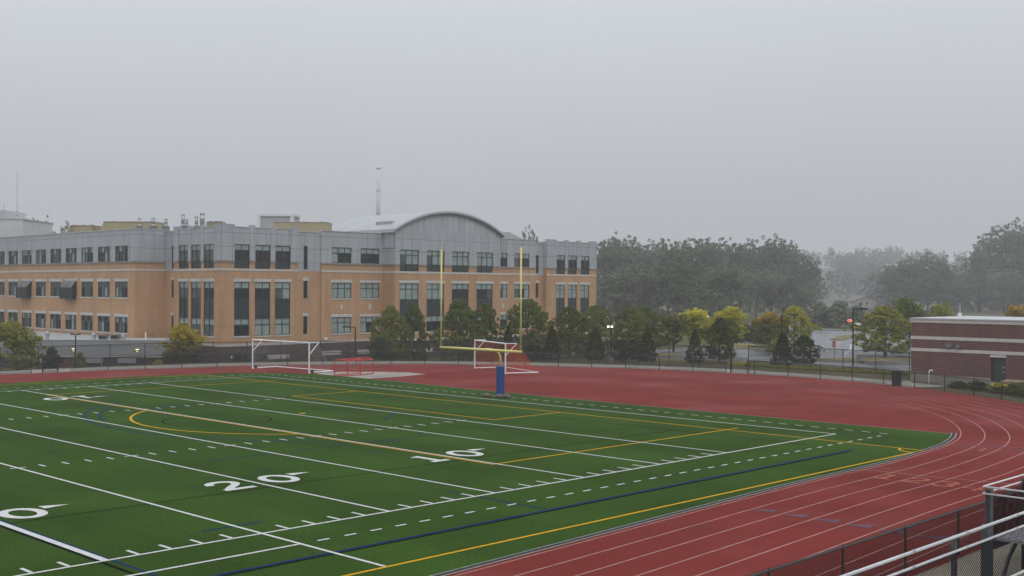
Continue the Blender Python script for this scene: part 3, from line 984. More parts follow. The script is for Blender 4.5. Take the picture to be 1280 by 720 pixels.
# wing running away to the left
WC = 26.5
cols_w = [(103.4 + 4.55 * k, 106.62 + 4.55 * k) for k in range(13)]
ops = []
for (p, q) in cols_w: ops += [(p, q, 9.95, 11.85), (p, q, 5.55, 7.5), (p, q, 1.25, 3.2)]
facade('y', WC, 101.95, 163, ops, 13.8)
dress('y', WC, 101.95, 163, ops, 13.8)
pat = ['dmdm', 'mpdd', 'ddmp', 'mpmd', 'dmmd', 'ddpm']
for k, (p, q) in enumerate(cols_w):
    window('y', WC, p, q, [(9.95, 11.15, pat[k % 6]), (11.15, 11.85, 'dmpd'[k % 4] + 'mp')], 4)
    window('y', WC, p, q, [(5.55, 6.8, pat[(k + 2) % 6]), (6.8, 7.5, 'm')], 4)
    window('y', WC, p, q, [(1.25, 2.5, pat[(k + 4) % 6]), (2.5, 3.2, 'mp' if k % 3 == 0 else 'md')], 4)
    for z in (7.5, 3.2): lintel('y', WC, p, q, z)
    for z in (5.55, 1.25): sill('y', WC, p, q, z)
    bx(clad, 'y', WC, q + .06, q + .42, 9.935, 11.95, .03, .02)
    bx(clad, 'y', WC, p - .42, p - .06, 9.935, 11.95, .03, .02)
# two projecting greenhouse windows on the second floor
for k in (3, 6):
    p, q = cols_w[k]
    p -= .05; q += .05
    g, gf = MB(), MB()
    x0, x1 = WC - .75, WC - .06
    zt, zm, zb = 7.62, 6.75, 5.38
    g.poly([(x0, q, zb), (x0, p, zb), (x0, p, zm), (x0, q, zm)], 0)
    g.poly([(x0, q, zm), (x0, p, zm), (x1, p, zt), (x1, q, zt)], 1)
    for y in (p, q): g.poly([(x0, y, zb), (x1, y, zb), (x1, y, zt), (x0, y, zm)], 0)
    for i in range(5):
        y = p + (q - p) * i / 4
        gf.cyl((x0 - .01, y, zb), (x0 - .01, y, zm), .05, n=4); gf.cyl((x0 - .01, y, zm), (x1, y, zt + .01), .045, n=4)
    for z in (zb, zm): gf.cyl((x0 - .01, p, z), (x0 - .01, q, z), .05, n=4)
    gf.box(x0, WC - .03, p, q, zb - .14, zb - .02)
    f = gf.build('greenhouse_window', M['frame'], B)
    g.build('pane', [M['glass'], M['glass_mid']], f)
# end wall of the wing
facade('x', 101.95, 26.5, 30.6, [], 13.8); dress('x', 101.95, 26.5, 30.6, [], 13.8)
# recessed link with slit windows
sl = (99.75, 100.35)
ops = [(sl[0], sl[1], 9.1, 11.85), (sl[0], sl[1], 5.55, 7.7), (sl[0], sl[1], 1.2, 3.4)]
facade('y', 30.62, 99.2, 101.95, ops, 13.6, split=8.85); dress('y', 30.62, 99.2, 101.95, ops, 13.6, bandz=False, cor=False)
for o in ops: window('y', 30.62, o[0], o[1], [(o[2], o[3], 'd')], 1); (lintel('y', 30.62, o[0], o[1], o[3]) if o[2] < 9 else None)
# stair tower, left and right faces
tower('y', 30.24, 88.55, 99.2, [(90.1, 92.35), (92.95, 95.2), (95.8, 98.0)], [('m', 'd', 'm'), ('m', 'm', 'm'), ('m', 'm', 'm')])
tower('x', 88.55, 30.24, 40.8, [(31.94, 33.98), (34.73, 36.85), (37.5, 39.68)], [('d', 'd', 'd'), ('d', 'd', 'p'), ('d', 'mp', 'p')])
# slit link
sl = (41.9, 42.5)
ops = [(sl[0], sl[1], 9.1, 11.95), (sl[0], sl[1], 5.55, 7.7), (sl[0], sl[1], 1.2, 3.4)]
facade('x', 89.0, 40.8, 44.4, ops, 13.6, split=8.85); dress('x', 89.0, 40.8, 44.4, ops, 13.6, bandz=False, cor=False)
for o in ops: window('x', 89.0, o[0], o[1], [(o[2], o[3], 'd')], 1); (lintel('x', 89.0, o[0], o[1], o[3]) if o[2] < 9 else None)


def bays(c, a0, a1, wins, kinds, top=13.85, cols=3):
    ops = []
    for w_ in wins: ops += [(w_[0], w_[1], 9.97, 11.9), (w_[0], w_[1], 5.55, 7.5), (w_[0], w_[1], 1.2, 3.2)]
    facade('x', c, a0, a1, ops, top); returns('x', c, (a0,), top); dress('x', c, a0, a1, ops, top)
    for w_, k_ in zip(wins, kinds):
        window('x', c, w_[0], w_[1], [(9.97, 11.2, k_[0]), (11.2, 11.9, 'p')], w_[2])
        window('x', c, w_[0], w_[1], [(5.55, 6.8, k_[1]), (6.8, 7.5, 'p')], w_[2])
        window('x', c, w_[0], w_[1], [(1.2, 2.5, k_[2]), (2.5, 3.2, 'p')], w_[2])
        for z in (7.5, 3.2): lintel('x', c, w_[0], w_[1], z)
        for z in (5.55, 1.2): sill('x', c, w_[0], w_[1], z)
        bx(stone, 'x', c, (w_[0] + w_[1]) / 2 - .2, (w_[0] + w_[1]) / 2 + .2, 4.15, 4.75, .03)


bays(88.8, 44.4, 54.2, [(46.0, 49.05, 3), (50.5, 53.55, 3)], [('pdd', 'p', 'p'), ('ddd', 'p', 'pdp')])
cap.build('coping', M['cap'], B); cap = MB()
# arched block
ops = []
AW = [(55.05, 58.25), (59.63, 62.75), (64.13, 67.23), (68.73, 71.82)]
for w_ in AW: ops += [(w_[0], w_[1], 9.04, 11.82), (w_[0], w_[1], 1.2, 7.5)]
AC = 86.5
facade('x', AC, 54.2, 73.3, ops, 14.2); returns('x', AC + .001, (73.3,), 14.2, .9)
strips(stone, 'x', AC, 54.2, 73.3, 8.79, 9.02, ops, .045); strips(cornice, 'x', AC, 54.2, 73.3, 9.74, 9.93, ops, .10)
bx(stone, 'x', AC, 54.2, 73.3, .04, .32, .05); bx(base, 'x', AC, 54.2, 73.3, -2.6, .04, .02)
kin = [('mpp', 'ppp', 'd'), ('mpp', 'ppp', 'd'), ('ppp', 'ddd', 'd'), ('ppp', 'ddm', 'd')]
for w_, k_ in zip(AW, kin):
    window('x', AC, w_[0], w_[1], [(9.04, 9.95, 's'), (9.95, 11.15, k_[0]), (11.15, 11.82, 'p')], 3)
    window('x', AC, w_[0], w_[1], [(1.2, 2.5, 'd'), (2.5, 3.2, 'p'), (3.2, 5.4, 's'), (5.4, 6.75, k_[1]), (6.75, 7.5, 'p')], 3)
    lintel('x', AC, w_[0], w_[1], 7.5); sill('x', AC, w_[0], w_[1], 1.2)
for x0, x1 in ((54.25, 55.0), (58.3, 59.58), (62.8, 64.08), (67.28, 68.68), (71.87, 73.25)):
    bx(clad, 'x', AC, x0, x1, 9.935, 12.9, .07, .02)
# side of the arched block
facade('y', 54.2, AC, 88.8, [], 14.2); bx(stone, 'y', 54.2, AC, 88.8, 8.79, 9.02, .045); bx(cornice, 'y', 54.2, AC, 88.8, 9.74, 9.93, .1)
bx(base, 'y', 54.2, AC, 88.8, -2.6, .04, .02)
# barrel roof
ca_x, ca_z, Rr = 63.75, -2.11, 19.26
a0_, a1_ = math.acos(-9.95 / Rr), math.acos(9.95 / Rr)
prof = [(ca_x + Rr * math.cos(a0_ + (a1_ - a0_) * i / 32), ca_z + Rr * math.sin(a0_ + (a1_ - a0_) * i / 32)) for i in range(33)]
roof = MB(); fas = MB(); gab = MB()
y0, y1 = AC - .45, 101.5
for (xa, za), (xb, zb) in zip(prof[:-1], prof[1:]):
    roof.poly([(xa, y0, za), (xb, y0, zb), (xb, y1, zb), (xa, y1, za)])
    roof.poly([(xa, y0 + .1, za - .42), (xa, y1, za - .42), (xb, y1, zb - .42), (xb, y0 + .1, zb - .42)])
    fas.poly([(xa, y0, za - .26), (xb, y0, zb - .26), (xb, y0, zb), (xa, y0, za)], 0)
    fas.poly([(xa, y0 + .12, za - .46), (xb, y0 + .12, zb - .46), (xb, y0 + .12, zb - .26), (xa, y0 + .12, za - .26)], 1)
    fas.poly([(xa, y0, za - .26), (xa, y0 + .12, za - .26), (xb, y0 + .12, zb - .26), (xb, y0, zb - .26)], 1)
    gab.poly([(xa, AC - .002, 14.2 if za - .42 > 14.2 else za - .42), (xb, AC - .002, 14.2 if zb - .42 > 14.2 else zb - .42), (xb, AC - .002, max(14.2, zb - .42)), (xa, AC - .002, max(14.2, za - .42))])
    gab.poly([(xa, y1 - .4, 12), (xa, y1 - .4, za - .3), (xb, y1 - .4, zb - .3), (xb, y1 - .4, 12)])
for (x, z) in (prof[0], prof[-1]):
    fas.box(x - .06, x + .06, y0, y1, z - .42, z + .02, 0)
    gab.poly([(x * .97 + ca_x * .03, AC, 12), (x * .97 + ca_x * .03, y1, 12), (x * .97 + ca_x * .03, y1, z - .3), (x * .97 + ca_x * .03, AC, z - .3)])
roof_o = roof.build('curved_roof', M['roof_metal'], B)
fas.build('roof_edge', [M['cap'], M['galv_dark']], roof_o)
gab.build('gable', M['clad_seam'], roof_o)
m_ = MB(); m_.box(55.2, 56.3, 88.6, 91.6, 15.0, 15.56); m_.build('roof_hatch', M['galv'], roof_o)
# bays right of the arch
bays(87.1, 73.3, 81.1, [(73.6, 75.34, 2), (76.75, 79.86, 3)], [('dd', 'mp', 'd'), ('mdd', 'mdp', 'd')], 13.85)
sl = (81.73, 82.33)
ops = [(sl[0], sl[1], 9.1, 11.75), (sl[0], sl[1], 5.55, 7.7), (sl[0], sl[1], 1.2, 3.4)]
facade('x', 87.6, 81.1, 83.3, ops, 13.55, split=8.85); dress('x', 87.6, 81.1, 83.3, ops, 13.55, bandz=False, cor=False)
for o in ops: window('x', 87.6, o[0], o[1], [(o[2], o[3], 'd')], 1); (lintel('x', 87.6, o[0], o[1], o[3]) if o[2] < 9 else None)
tower('x', 86.9, 83.3, 94.5, [(85.37, 87.3), (88.0, 90.0), (90.82, 92.86)], [('d', 'p', 'm'), ('d', 'p', 'm'), ('d', 'p', 'm')], ends=(83.3,))
# closing walls and roofs
for mb_, z0_, z1_ in ((brick, .3, 9.9), (clad, 9.9, 13.8)):
    mb_.poly([(94.5, 86.9, z0_), (94.5, 112, z0_), (94.5, 112, z1_), (94.5, 86.9, z1_)])
    mb_.poly([(94.5, 112, z0_), (46, 112, z0_), (46, 112, z1_), (94.5, 112, z1_)])
    mb_.poly([(46, 112, z0_), (46, 163, z0_), (46, 163, z1_), (46, 112, z1_)])
    mb_.poly([(46, 163, z0_), (26.5, 163, z0_), (26.5, 163, z1_), (46, 163, z1_)])
base.poly([(94.5, 86.9, -2.6), (94.5, 112, -2.6), (94.5, 112, .3), (94.5, 86.9, .3)])
rf.box(26.75, 45.9, 102.2, 162.9, 13.1, 13.3); rf.box(30.9, 94.4, 89.3, 111.9, 13.0, 13.28)
rf.box(54.4, 94.3, 87.7, 89.4, 13.02, 13.26)
for y in (105, 118, 131, 144, 157): rf.box(35, 36.5, y, y + 1.5, 13.3, 13.55)
# pale block and openings along the basement wall
for x0, x1, z0_, z1_ in ((31.5, 33.2, -1.55, -1.0), (36.5, 39.5, -1.62, -1.1), (44.5, 47.4, -1.5, -.95), (50, 53.4, -1.5, -1.0), (57, 61, -1.5, -1.0)):
    cc = 88.55 if x0 < 40 else (88.8 if x0 < 54 else 86.5)
    bx(stone, 'x', cc, x0, x1, z0_, z1_, .09)
brick.build('wall', M['brick'], B); clad.build('metal_cladding', M['clad'], B); stone.build('stone_trim', M['stone'], B)
cornice.build('cornice', M['stone_grey'], B); cap.build('coping', M['cap'], B); base.build('basement_wall', M['brick_dark'], B)
rf.build('roof', M['roofing'], B)
# light box on the brick wall by the bays
m_ = MB(); m_.box(44.7, 45.2, 88.5, 88.72, .45, .7); m_.build('wall_light', M['white'], B)

# ------------------------------------------------------------------ rooftop equipment
def cooling_unit(label, p0, p1, depth, z0, z1, slant):
    """beige louvred screen box with a leaning end"""
    root = thing('rooftop_unit', label, 'rooftop unit', (p0[0], p0[1], z0), 'beige units on the school roof')
    A, Bv = Vector(p0), Vector(p1); d = (Bv - A).normalized(); n = Vector((-d.y, d.x))
    if n.x + n.y < 0: n = -n
    b = MB()
    q = [A, Bv, Bv + n * depth, A + n * depth]
    t = [A + d * slant, Bv, Bv + n * depth, A + n * depth + d * slant]
    for i in range(4):
        j = (i + 1) % 4
        b.poly([(q[i].x, q[i].y, z0), (q[j].x, q[j].y, z0), (t[j].x, t[j].y, z1), (t[i].x, t[i].y, z1)])
    b.poly([(p.x, p.y, z1) for p in t])
    b.build('casing', M['beige'], root)
    r = MB()
    r.tube([(p.x, p.y, z1 + .04) for p in t] + [(t[0].x, t[0].y, z1 + .04)], .08, 4); r.build('top_rim', M['stone_grey'], root)
    k = MB()
    for s_ in (.2, .55, .85):
        c = A + (Bv - A) * s_ + n * (depth * .4)
        k.cyl((c.x, c.y, z1), (c.x, c.y, z1 + .22), .25, n=10)
    k.build('fan_cowl', M['galv_dark'], root)
cooling_unit('long beige louvred unit with slanted end on the left wing roof', (29.6, 117.9), (35.0, 112.3), 4.0, 13.3, 15.35, .9)
cooling_unit('low beige louvred unit, leftmost of the two on the left wing roof', (26.9, 121.4), (29.3, 118.6), 3.0, 13.3, 14.85, .7)
cooling_unit('beige louvred unit in front of the white framed penthouse', (44.5, 99.7), (49.6, 94.5), 3.4, 13.3, 15.28, .2)
cooling_unit('small pale beige unit behind the corner stair tower parapet', (34.8, 99.6), (36.2, 98.2), 2.0, 13.3, 14.85, .1)

VL = ['thin grey vent stack nearest the beige unit', 'grey vent stack above the wing corner, second from the left', 'short grey vent stack left of the tall pair', 'tall grey vent stack over the left side of the stair tower', 'short vent stack behind the tall left stack of the tower', 'slim vent stack left of the tallest vent stack', 'tallest and thickest grey vent stack, rightmost over the stair tower']
for (x, y, zt, r, lab) in [(29.1, 105.5, 15.35, .17, 0), (30.3, 104.3, 15.4, .22, 1), (31.4, 103.2, 15.3, .2, 2), (32.85, 101.65, 15.85, .22, 3), (33.2, 101.3, 15.25, .18, 4), (34.0, 100.45, 15.6, .2, 5), (34.5, 99.9, 16.0, .28, 6)]:
    t = thing('vent_stack', VL[lab] + ' on the school roof', 'vent stack', (x, y, 13.3), 'vent stacks on the school roof')
    m_ = MB(); m_.box(x - r * 1.7, x + r * 1.7, y - r * 1.7, y + r * 1.7, 13.3, 14.35); m_.build('plinth', M['galv_dark'], t)
    m_ = MB(); m_.cyl((x, y, 14.35), (x, y, 14.6), r * 1.4, r, 10); m_.cyl((x, y, 14.6), (x, y, zt - .12), r, n=10); m_.build('flue', M['galv'], t, True)
    m_ = MB(); m_.cyl((x, y, zt - .14), (x, y, zt), r * 1.12, r * 1.1, 10); m_.build('rim', M['galv'], t)

t = thing('penthouse', 'pale screened penthouse with white corner frames on the school roof', 'penthouse', (49, 109.4, 13.3))
m_ = MB(); p0, p1, p2 = Vector((49.0, 109.4)), Vector((52.2, 106.2)), Vector((54.6, 108.2)); p3 = p0 + p2 - p1
m_.prism([tuple(p0), tuple(p1), tuple(p2), tuple(p3)], 13.3, 16.75); m_.build('screen', panel_mat('pale_screen', (.45, .46, .47), .55, .5, 0, .6, .75), t)
m_ = MB()
for p in (p0, p1, p2, p3): m_.obox(tuple(p), .22, .22, 13.3, 17.0, rad(-45))
for a_, b_ in ((p0, p1), (p1, p2), (p2, p3), (p3, p0)):
    c = (a_ + b_) / 2; d = b_ - a_
    m_.obox(tuple(c), d.length / 2 + .2, .25, 16.72, 17.02, math.atan2(d.y, d.x))
m_.build('frame', M['white_dull'], t)

t = thing('roof_mast', 'tall pale chimney pipe standing behind the curved roof', 'chimney', (68.1, 107, 13.2))
m_ = MB(); m_.cyl((68.1, 107, 13.2), (68.1, 107, 25.3), .34, .30, 12); m_.build('pipe', M['white_dull'], t, True)
m_ = MB()
for z in (17.9, 21.3, 24.6): m_.cyl((68.1, 107, z), (68.1, 107, z + .10), .355, n=12)
m_.build('collar', M['galv'], t)
t = thing('roof_monitor', 'low white sloped roof behind the right end of the arch', 'roof monitor', (83, 96, 13.2))
m_ = MB(); m_.prism([(78.0, 94.2), (86.2, 94.2), (86.2, 101), (78.0, 101)], 13.27, 13.9); m_.build('wall', M['clad'], t)
m_ = MB()
m_.poly([(77.6, 93.8, 15.3), (82.6, 93.8, 15.3), (82.6, 101.3, 15.9), (77.6, 101.3, 15.9)]); m_.poly([(82.6, 93.8, 15.3), (86.6, 93.8, 14.0), (86.6, 101.3, 14.0), (82.6, 101.3, 15.9)])
m_.poly([(77.6, 93.8, 13.9), (86.6, 93.8, 13.9), (86.6, 93.8, 14.0), (82.6, 93.8, 15.3), (77.6, 93.8, 15.3)]); m_.build('roof', M['roof_metal'], t)

# far white block beyond the wing
t = thing('white_building', 'hazy white panelled block far behind the left wing', 'building', (50, 206, -2.2))
pw = panel_mat('white_panels', (.52, .54, .56), 2.2, 2.0, 0, .6, .75)
m_ = MB(); m_.prism([(44, 215), (55.5, 203), (66, 213), (54, 225)], -2.4, 20.1); m_.build('wall', pw, t)
m_ = MB(); m_.prism([(40, 219), (53.0, 205.6), (60, 212), (47, 226)], 20.1, 22.0); m_.build('upper_wall', pw, t)
m_ = MB(); m_.prism([(43.8, 215), (55.6, 202.8), (66.2, 213), (54, 225.2)], 20.1, 20.3); m_.build('coping', M['galv'], t)
t = thing('whip_antenna', 'tall thin whip antenna on the far white block', 'antenna', (54.8, 203.9, 20.3))
m_ = MB(); m_.cyl((54.8, 203.9, 20.3), (54.8, 203.9, 22.5), .06, n=6); m_.cyl((54.8, 203.9, 22.5), (54.8, 203.9, 29.6), .09, .05, 6); m_.build('rod', M['white_dull'], t)
m_ = MB()
for z in (20.9, 21.8, 22.4): m_.cyl((54.8, 203.9, z), (54.8, 203.9, z + .15), .14, n=6)
m_.build('bracket', M['galv_dark'], t)
t = thing('whip_antenna', 'short thin antenna on the upper roof of the far white block', 'antenna', (53, 206.0, 22))
m_ = MB(); m_.cyl((53, 206.0, 22.0), (53, 206.0, 23.4), .06, .04, 6); m_.build('rod', M['galv'], t)

# ------------------------------------------------------------------ annex (low wing in front of the left wing)
A_ = thing('annex_building', 'low flat roofed annex with grey panel fascia and dark maroon brick base', 'annex', (17, 100, -2.3))
front = [(2.0, 115.4), (12.05, 105.3), (17.1, 100.1), (20.95, 96.2), (26.7, 90.3)]
outer = front + [(30.0, 93.4), (30.2, 99.0), (26.3, 101.8), (26.3, 140), (12, 126)]
m_ = MB(); m_.prism(outer, .55, .76); m_.build('roof', M['roofing'], A_)
m_ = MB(); fm = MB(); tr = MB()
for (a_, b_) in zip(front[:-1], front[1:]):
    a_, b_ = Vector(a_), Vector(b_); d = b_ - a_; n = Vector((d.y, -d.x)).normalized()
    if n.x + n.y > 0: n = -n
    ang = math.atan2(d.y, d.x); c = (a_ + b_) / 2
    fm.obox(tuple(c + n * .05), d.length / 2, .16, -.95, .80, ang)
    tr.obox(tuple(c + n * .10), d.length / 2, .16, -1.10, -.955, ang)
    tr.obox(tuple(c + n * .10), d.length / 2, .18, .802, .87, ang)
    m_.obox(tuple(c + n * -.12), d.length / 2, .14, -2.7, -.95, ang)
d = Vector((30, 93.4)) - Vector((26.7, 90.3)); c = (Vector((30, 93.4)) + Vector((26.7, 90.3))) / 2
fm.obox(tuple(c), d.length / 2, .15, -.95, .80, math.atan2(d.y, d.x)); m_.obox(tuple(c), d.length / 2, .12, -2.7, -.95, math.atan2(d.y, d.x))
m_.build('wall', M['brick_dark'], A_); fm.build('fascia', M['fascia'], A_); tr.build('trim', M['cap'], A_)
for (x, y) in ((15.2, 102.15), (19.6, 97.6), (22.2, 95.0)):
    m_ = MB(); m_.obox((x - .2, y - .2), 1.0, .06, -1.75, -1.2, rad(-45)); m_.build('louvre', M['galv'], A_)
m_ = MB(); m_.obox((22.6, 94.3), 1.25, .08, -2.4, -1.3, rad(-45)); m_.build('dock_door', M['black_plastic'], A_)
for (x, y) in ((18.4, 98.3), (20.0, 96.7)):
    m_ = MB(); m_.cyl((x - .1, y - .1, -2.3), (x - .1, y - .1, -.95), .06, n=6); m_.build('downpipe', M['galv'], A_)
# lit wall lamps on the fascia
for lab, (x, y, z) in (('lit up and down wall lamp on the annex fascia near the middle of the wall', (22.75, 93.85, -.32)), ('lit wall lamp on the annex fascia behind the double headed pole', (17.6, 98.75, -.26)), ('lit lamp low on the annex wall beside the double headed pole', (17.9, 98.45, -1.17))):
    t = thing('wall_lamp', lab, 'wall lamp', (x, y, z), 'lit wall lamps on the annex')
    m_ = MB(); m_.obox((x, y), .22, .14, z - .09, z + .07, rad(-45)); m_.build('housing', M['black'], t)
    m_ = MB(); m_.obox((x, y), .15, .10, z + .07, z + .13, rad(-45)); m_.obox((x, y), .10, .10, z - .13, z - .09, rad(-45)); m_.build('lens', M['lamp_warm'], t)
# kit on the annex roof
def mushroom(x, y, lab, s=1.0):
    t = thing('roof_ventilator', lab, 'roof ventilator', (x, y, .77), 'ventilators on the annex roof')
    m_ = MB(); m_.cyl((x, y, .76), (x, y, 1.12 * s), .22, n=10); m_.build('neck', M['galv'], t)
    m_ = MB(); m_.cyl((x, y, 1.12 * s), (x, y, 1.28 * s), .32, .30, 12); m_.cyl((x, y, 1.28 * s), (x, y, 1.40 * s), .30, .10, 12); m_.build('cap', M['galv'], t)
mushroom(21.0, 100.8, 'pale round ventilator on the annex roof, left of the dark roof boxes', 1.1)
mushroom(23.4, 98.4, 'pale round ventilator on the annex roof, right of the dark roof boxes', .95)
mushroom(17.2, 104.6, 'thin grey ventilator on the annex roof by the yellow tree', 1.2)
for x, y, lab in ((21.75, 99.95, 'dark condenser box on the annex roof, left one of the pair'), (22.75, 99.0, 'dark condenser box on the annex roof, right one of the pair')):
    t = thing('condenser', lab, 'roof unit', (x, y, .77), 'dark condensers on the annex roof')
    m_ = MB(); m_.obox((x, y), .48, .4, .8, 1.28, rad(-45)); m_.build('casing', M['galv_dark'], t)
    m_ = MB(); m_.obox((x - .31, y - .31), .40, .03, .86, 1.22, rad(-45)); m_.build('grille', M['black'], t)
t = thing('vent_pipe', 'white upright vent pipe on the annex roof by the brick corner', 'vent pipe', (25.25, 96.6, .77))
m_ = MB(); m_.cyl((25.25, 96.6, .76), (25.25, 96.6, 1.48), .085, n=10); m_.build('pipe', M['white'], t); m_ = MB(); m_.cyl((25.25, 96.6, 1.48), (25.25, 96.6, 1.56), .1, n=10); m_.build('cap', M['white'], t)

# ------------------------------------------------------------------ brick field house at the right
H = thing('field_house', 'low dark red brick building with white stripes beside the track bend', 'field house', (43, 5, 0))
w_, s_, c_ = MB(), MB(), MB()
FX, FY0, FY1 = 43.0, -9.0, 12.22
D0, D1 = 5.15, 6.2
def fbox(mb_, y0_, y1_, z0_, z1_, out=0.0, back=.4): mb_.box(FX - out, FX + back, y0_, y1_, z0_, z1_)
fbox(w_, D1, FY1, .55, 2.29); fbox(w_, FY0, D0, .55, 2.29); fbox(w_, D0, D1, 2.25, 2.29)
fbox(w_, FY0, FY1, 2.53, 3.19); fbox(w_, FY0, FY1, 3.43, 4.45)
w_.box(FX + .4, FX + 10, FY1 - .4, FY1, .55, 4.45); w_.box(FX + .4, FX + 10, FY0, FY0 + .4, .55, 4.45); w_.box(FX + 9.6, FX + 10, FY0 + .4, FY1 - .4, .55, 4.45)
fbox(s_, FY0, FY1 + .03, 2.29, 2.53, .03); fbox(s_, FY0, FY1 + .03, 3.19, 3.43, .03); fbox(s_, FY0, FY1 + .06, 4.45, 4.70, .05)
s_.box(FX + .4, FX + 10, FY1, FY1 + .03, 2.29, 2.53); s_.box(FX + .4, FX + 10, FY1, FY1 + .03, 3.19, 3.43)
fbox(s_, D0 - .05, D1 + .05, 2.07, 2.247, .035)
fbox(c_, D1, FY1 + .04, -.1, .55, .05); fbox(c_, FY0, D0, -.1, .55, .05); c_.box(FX + .4, FX + 10, FY1 - .4, FY1 + .03, -.1, .55)
w_.build('wall', M['brick_house'], H); s_.build('stone_band', M['stone'], H); c_.build('plinth', M['concrete'], H)
m_ = MB(); m_.box(FX - .10, FX + 10.1, FY0 - .1, FY1 + .1, 4.70, 4.80); m_.build('coping', M['cap'], H)
m_ = MB(); m_.box(FX + .16, FX + .22, D0 + .06, D1 - .06, .02, 2.0); d_ = m_.build('door', M['door_green'], H)
m_ = MB(); m_.box(FX + .13, FX + .16, D0 + .14, D0 + .22, .95, 1.12); m_.box(FX + .10, FX + .16, D0 + .12, D0 + .24, 1.3, 1.42); m_.build('handle', M['galv'], d_)
m_ = MB()
for y in (D0, D1 - .06): m_.box(FX + .10, FX + .3, y, y + .06, .02, 2.07)
m_.box(FX + .10, FX + .3, D0 + .06, D1 - .06, 2.0, 2.07); m_.build('door_frame', M['frame'], H)
m_ = MB(); m_.box(FX + .24, FX + .4, D0, D1, .0, 2.07); m_.build('door_recess', M['frame'], H)
for y, r in ((9.25, .2), (8.52, .14)):
    m_ = MB(); m_.box(FX - .22, FX, y - r, y + r, 2.64, 2.64 + r * 1.5); m_.box(FX - .27, FX - .22, y - r * .8, y + r * .8, 2.66, 2.64 + r * 1.2); m_.build('floodlight', M['galv_dark'], H)
t = thing('roof_vent', 'short white roof vent with thin mast on the brick building', 'roof vent', (47, 10.2, 4.8))
m_ = MB(); m_.cyl((47, 10.2, 4.8), (47, 10.2, 5.15), .14, n=10); m_.build('pipe', M['white'], t)
m_ = MB(); m_.cyl((47, 10.2, 5.15), (47, 10.2, 5.9), .06, .04, 6); m_.build('mast', M['galv'], t)
t = thing('bent_pipe', 'white bent standpipe in front of the brick building', 'pipe', (41.0, 9.9, 0))
m_ = MB(); m_.tube([(41, 9.9, 0), (41, 9.9, .9), (41, 9.85, 1.02), (41, 9.7, 1.06), (41, 9.62, .98)], .042, 8); m_.build('pipe', M['white'], t, True)
# low concrete walls in front of the field house
t = thing('retaining_wall', 'low pale concrete wall in front of the brick building door', 'wall', (41.6, 5, 0))
m_ = MB(); m_.box(41.45, 41.75, 4.2, 9.4, -.05, .42); m_.build('wall', M['concrete'], t)
m_ = MB(); m_.box(40.2, 41.44, 3.1, 4.4, -.05, .62); m_.box(41.46, 41.8, -8, 4.19, -.05, .5); m_.build('stained_block', M['stain'], t)

# ------------------------------------------------------------------ poles, signs, bins
def lamp_pole(label, x, y, z0, zt, heads, arm=.9, lit=None):
    t = thing('light_pole', label, 'light pole', (x, y, z0), 'black light poles round the track')
    m_ = MB(); m_.cyl((x, y, z0 - .1), (x, y, z0 + .45), .16, n=10); m_.build('base', M['concrete'], t)
    m_ = MB(); m_.cyl((x, y, z0 + .45), (x, y, zt), .075, .06, 8); m_.build('pole', M['black'], t)
    for d in heads:
        v = Vector((d[0], d[1])).normalized()
        m_ = MB(); m_.cyl((x, y, zt - .06), (x + v.x * arm * .55, y + v.y * arm * .55, zt), .035, n=6)
        c = Vector((x, y)) + v * arm * .75
        m_.obox(tuple(c), arm * .33, .17, zt - .07, zt + .07, math.atan2(v.y, v.x)); m_.build('lamp_head', M['black'], t)
    return t
RX, RY = .698, -.716
lamp_pole('short black pole with two lamp heads in front of the annex', 10.6, 83.2, -2.25, 2.15, [(RX, RY), (-RX, -RY)], .42)
lamp_pole('black light pole standing left of the leafy tree row', 27.3, 60.1, -.4, 3.15, [(-RX, -RY)], 1.1)
t = lamp_pole('black light pole with lit floodlights between green trees', 43.6, 42.1, 0, 4.2, [(RX, RY)], 1.15)
for dx in (-.30, .05):
    m_ = MB(); m_.obox((43.6 + dx * RX - .08, 42.1 + dx * RY - .08), .12, .1, 3.22, 3.42, rad(-45)); f_ = m_.build('floodlight', M['white'], t)
    m_ = MB(); m_.obox((43.6 + dx * RX - .165, 42.1 + dx * RY - .165), .085, .025, 3.245, 3.395, rad(-45)); m_.build('lens', M['lamp_white'], f_)
lamp_pole('black light pole in front of the yellow trees by the parking lot', 58.5, 32.8, 0, 4.45, [(RX, RY)], 1.5)
t = lamp_pole('tall black light pole with red lamp and cameras by the parking lot', 49.4, 20.4, 0, 5.3, [(RX, RY), (RX * .9, RY * 1.1)], 1.1)
m_ = MB(); m_.cyl((49.4, 20.4, 4.3), (49.4 - .5 * RX, 20.4 - .5 * RY, 4.3), .04, n=6); m_.obox((49.4 - .25 * RX, 20.4 - .25 * RY), .12, .1, 4.16, 4.4, rad(-45)); m_.build('bracket', M['white'], t)
m_ = MB(); m_.cyl((49.4 - .42 * RX - .1, 20.4 - .42 * RY - .1, 4.3), (49.4 - .42 * RX - .28, 20.4 - .42 * RY - .28, 4.3), .10, .09, 10); m_.build('red_lamp', M['lamp_red'], t)
m_ = MB(); m_.cyl((49.4, 20.4, 4.05), (49.4 + .4 * RX, 20.4 + .4 * RY, 4.05), .03, n=6); m_.cyl((49.4 + .3 * RX, 20.4 + .3 * RY, 4.0), (49.4 + .6 * RX - .1, 20.4 + .6 * RY - .1, 3.94), .09, n=8); m_.build('camera', M['white'], t)
LL = ['lit white lamp globe left of the pole with floodlights', 'lit white lamp globe above the green trees right of the floodlights', 'lit white lamp globe beside the top of the yellow tree']
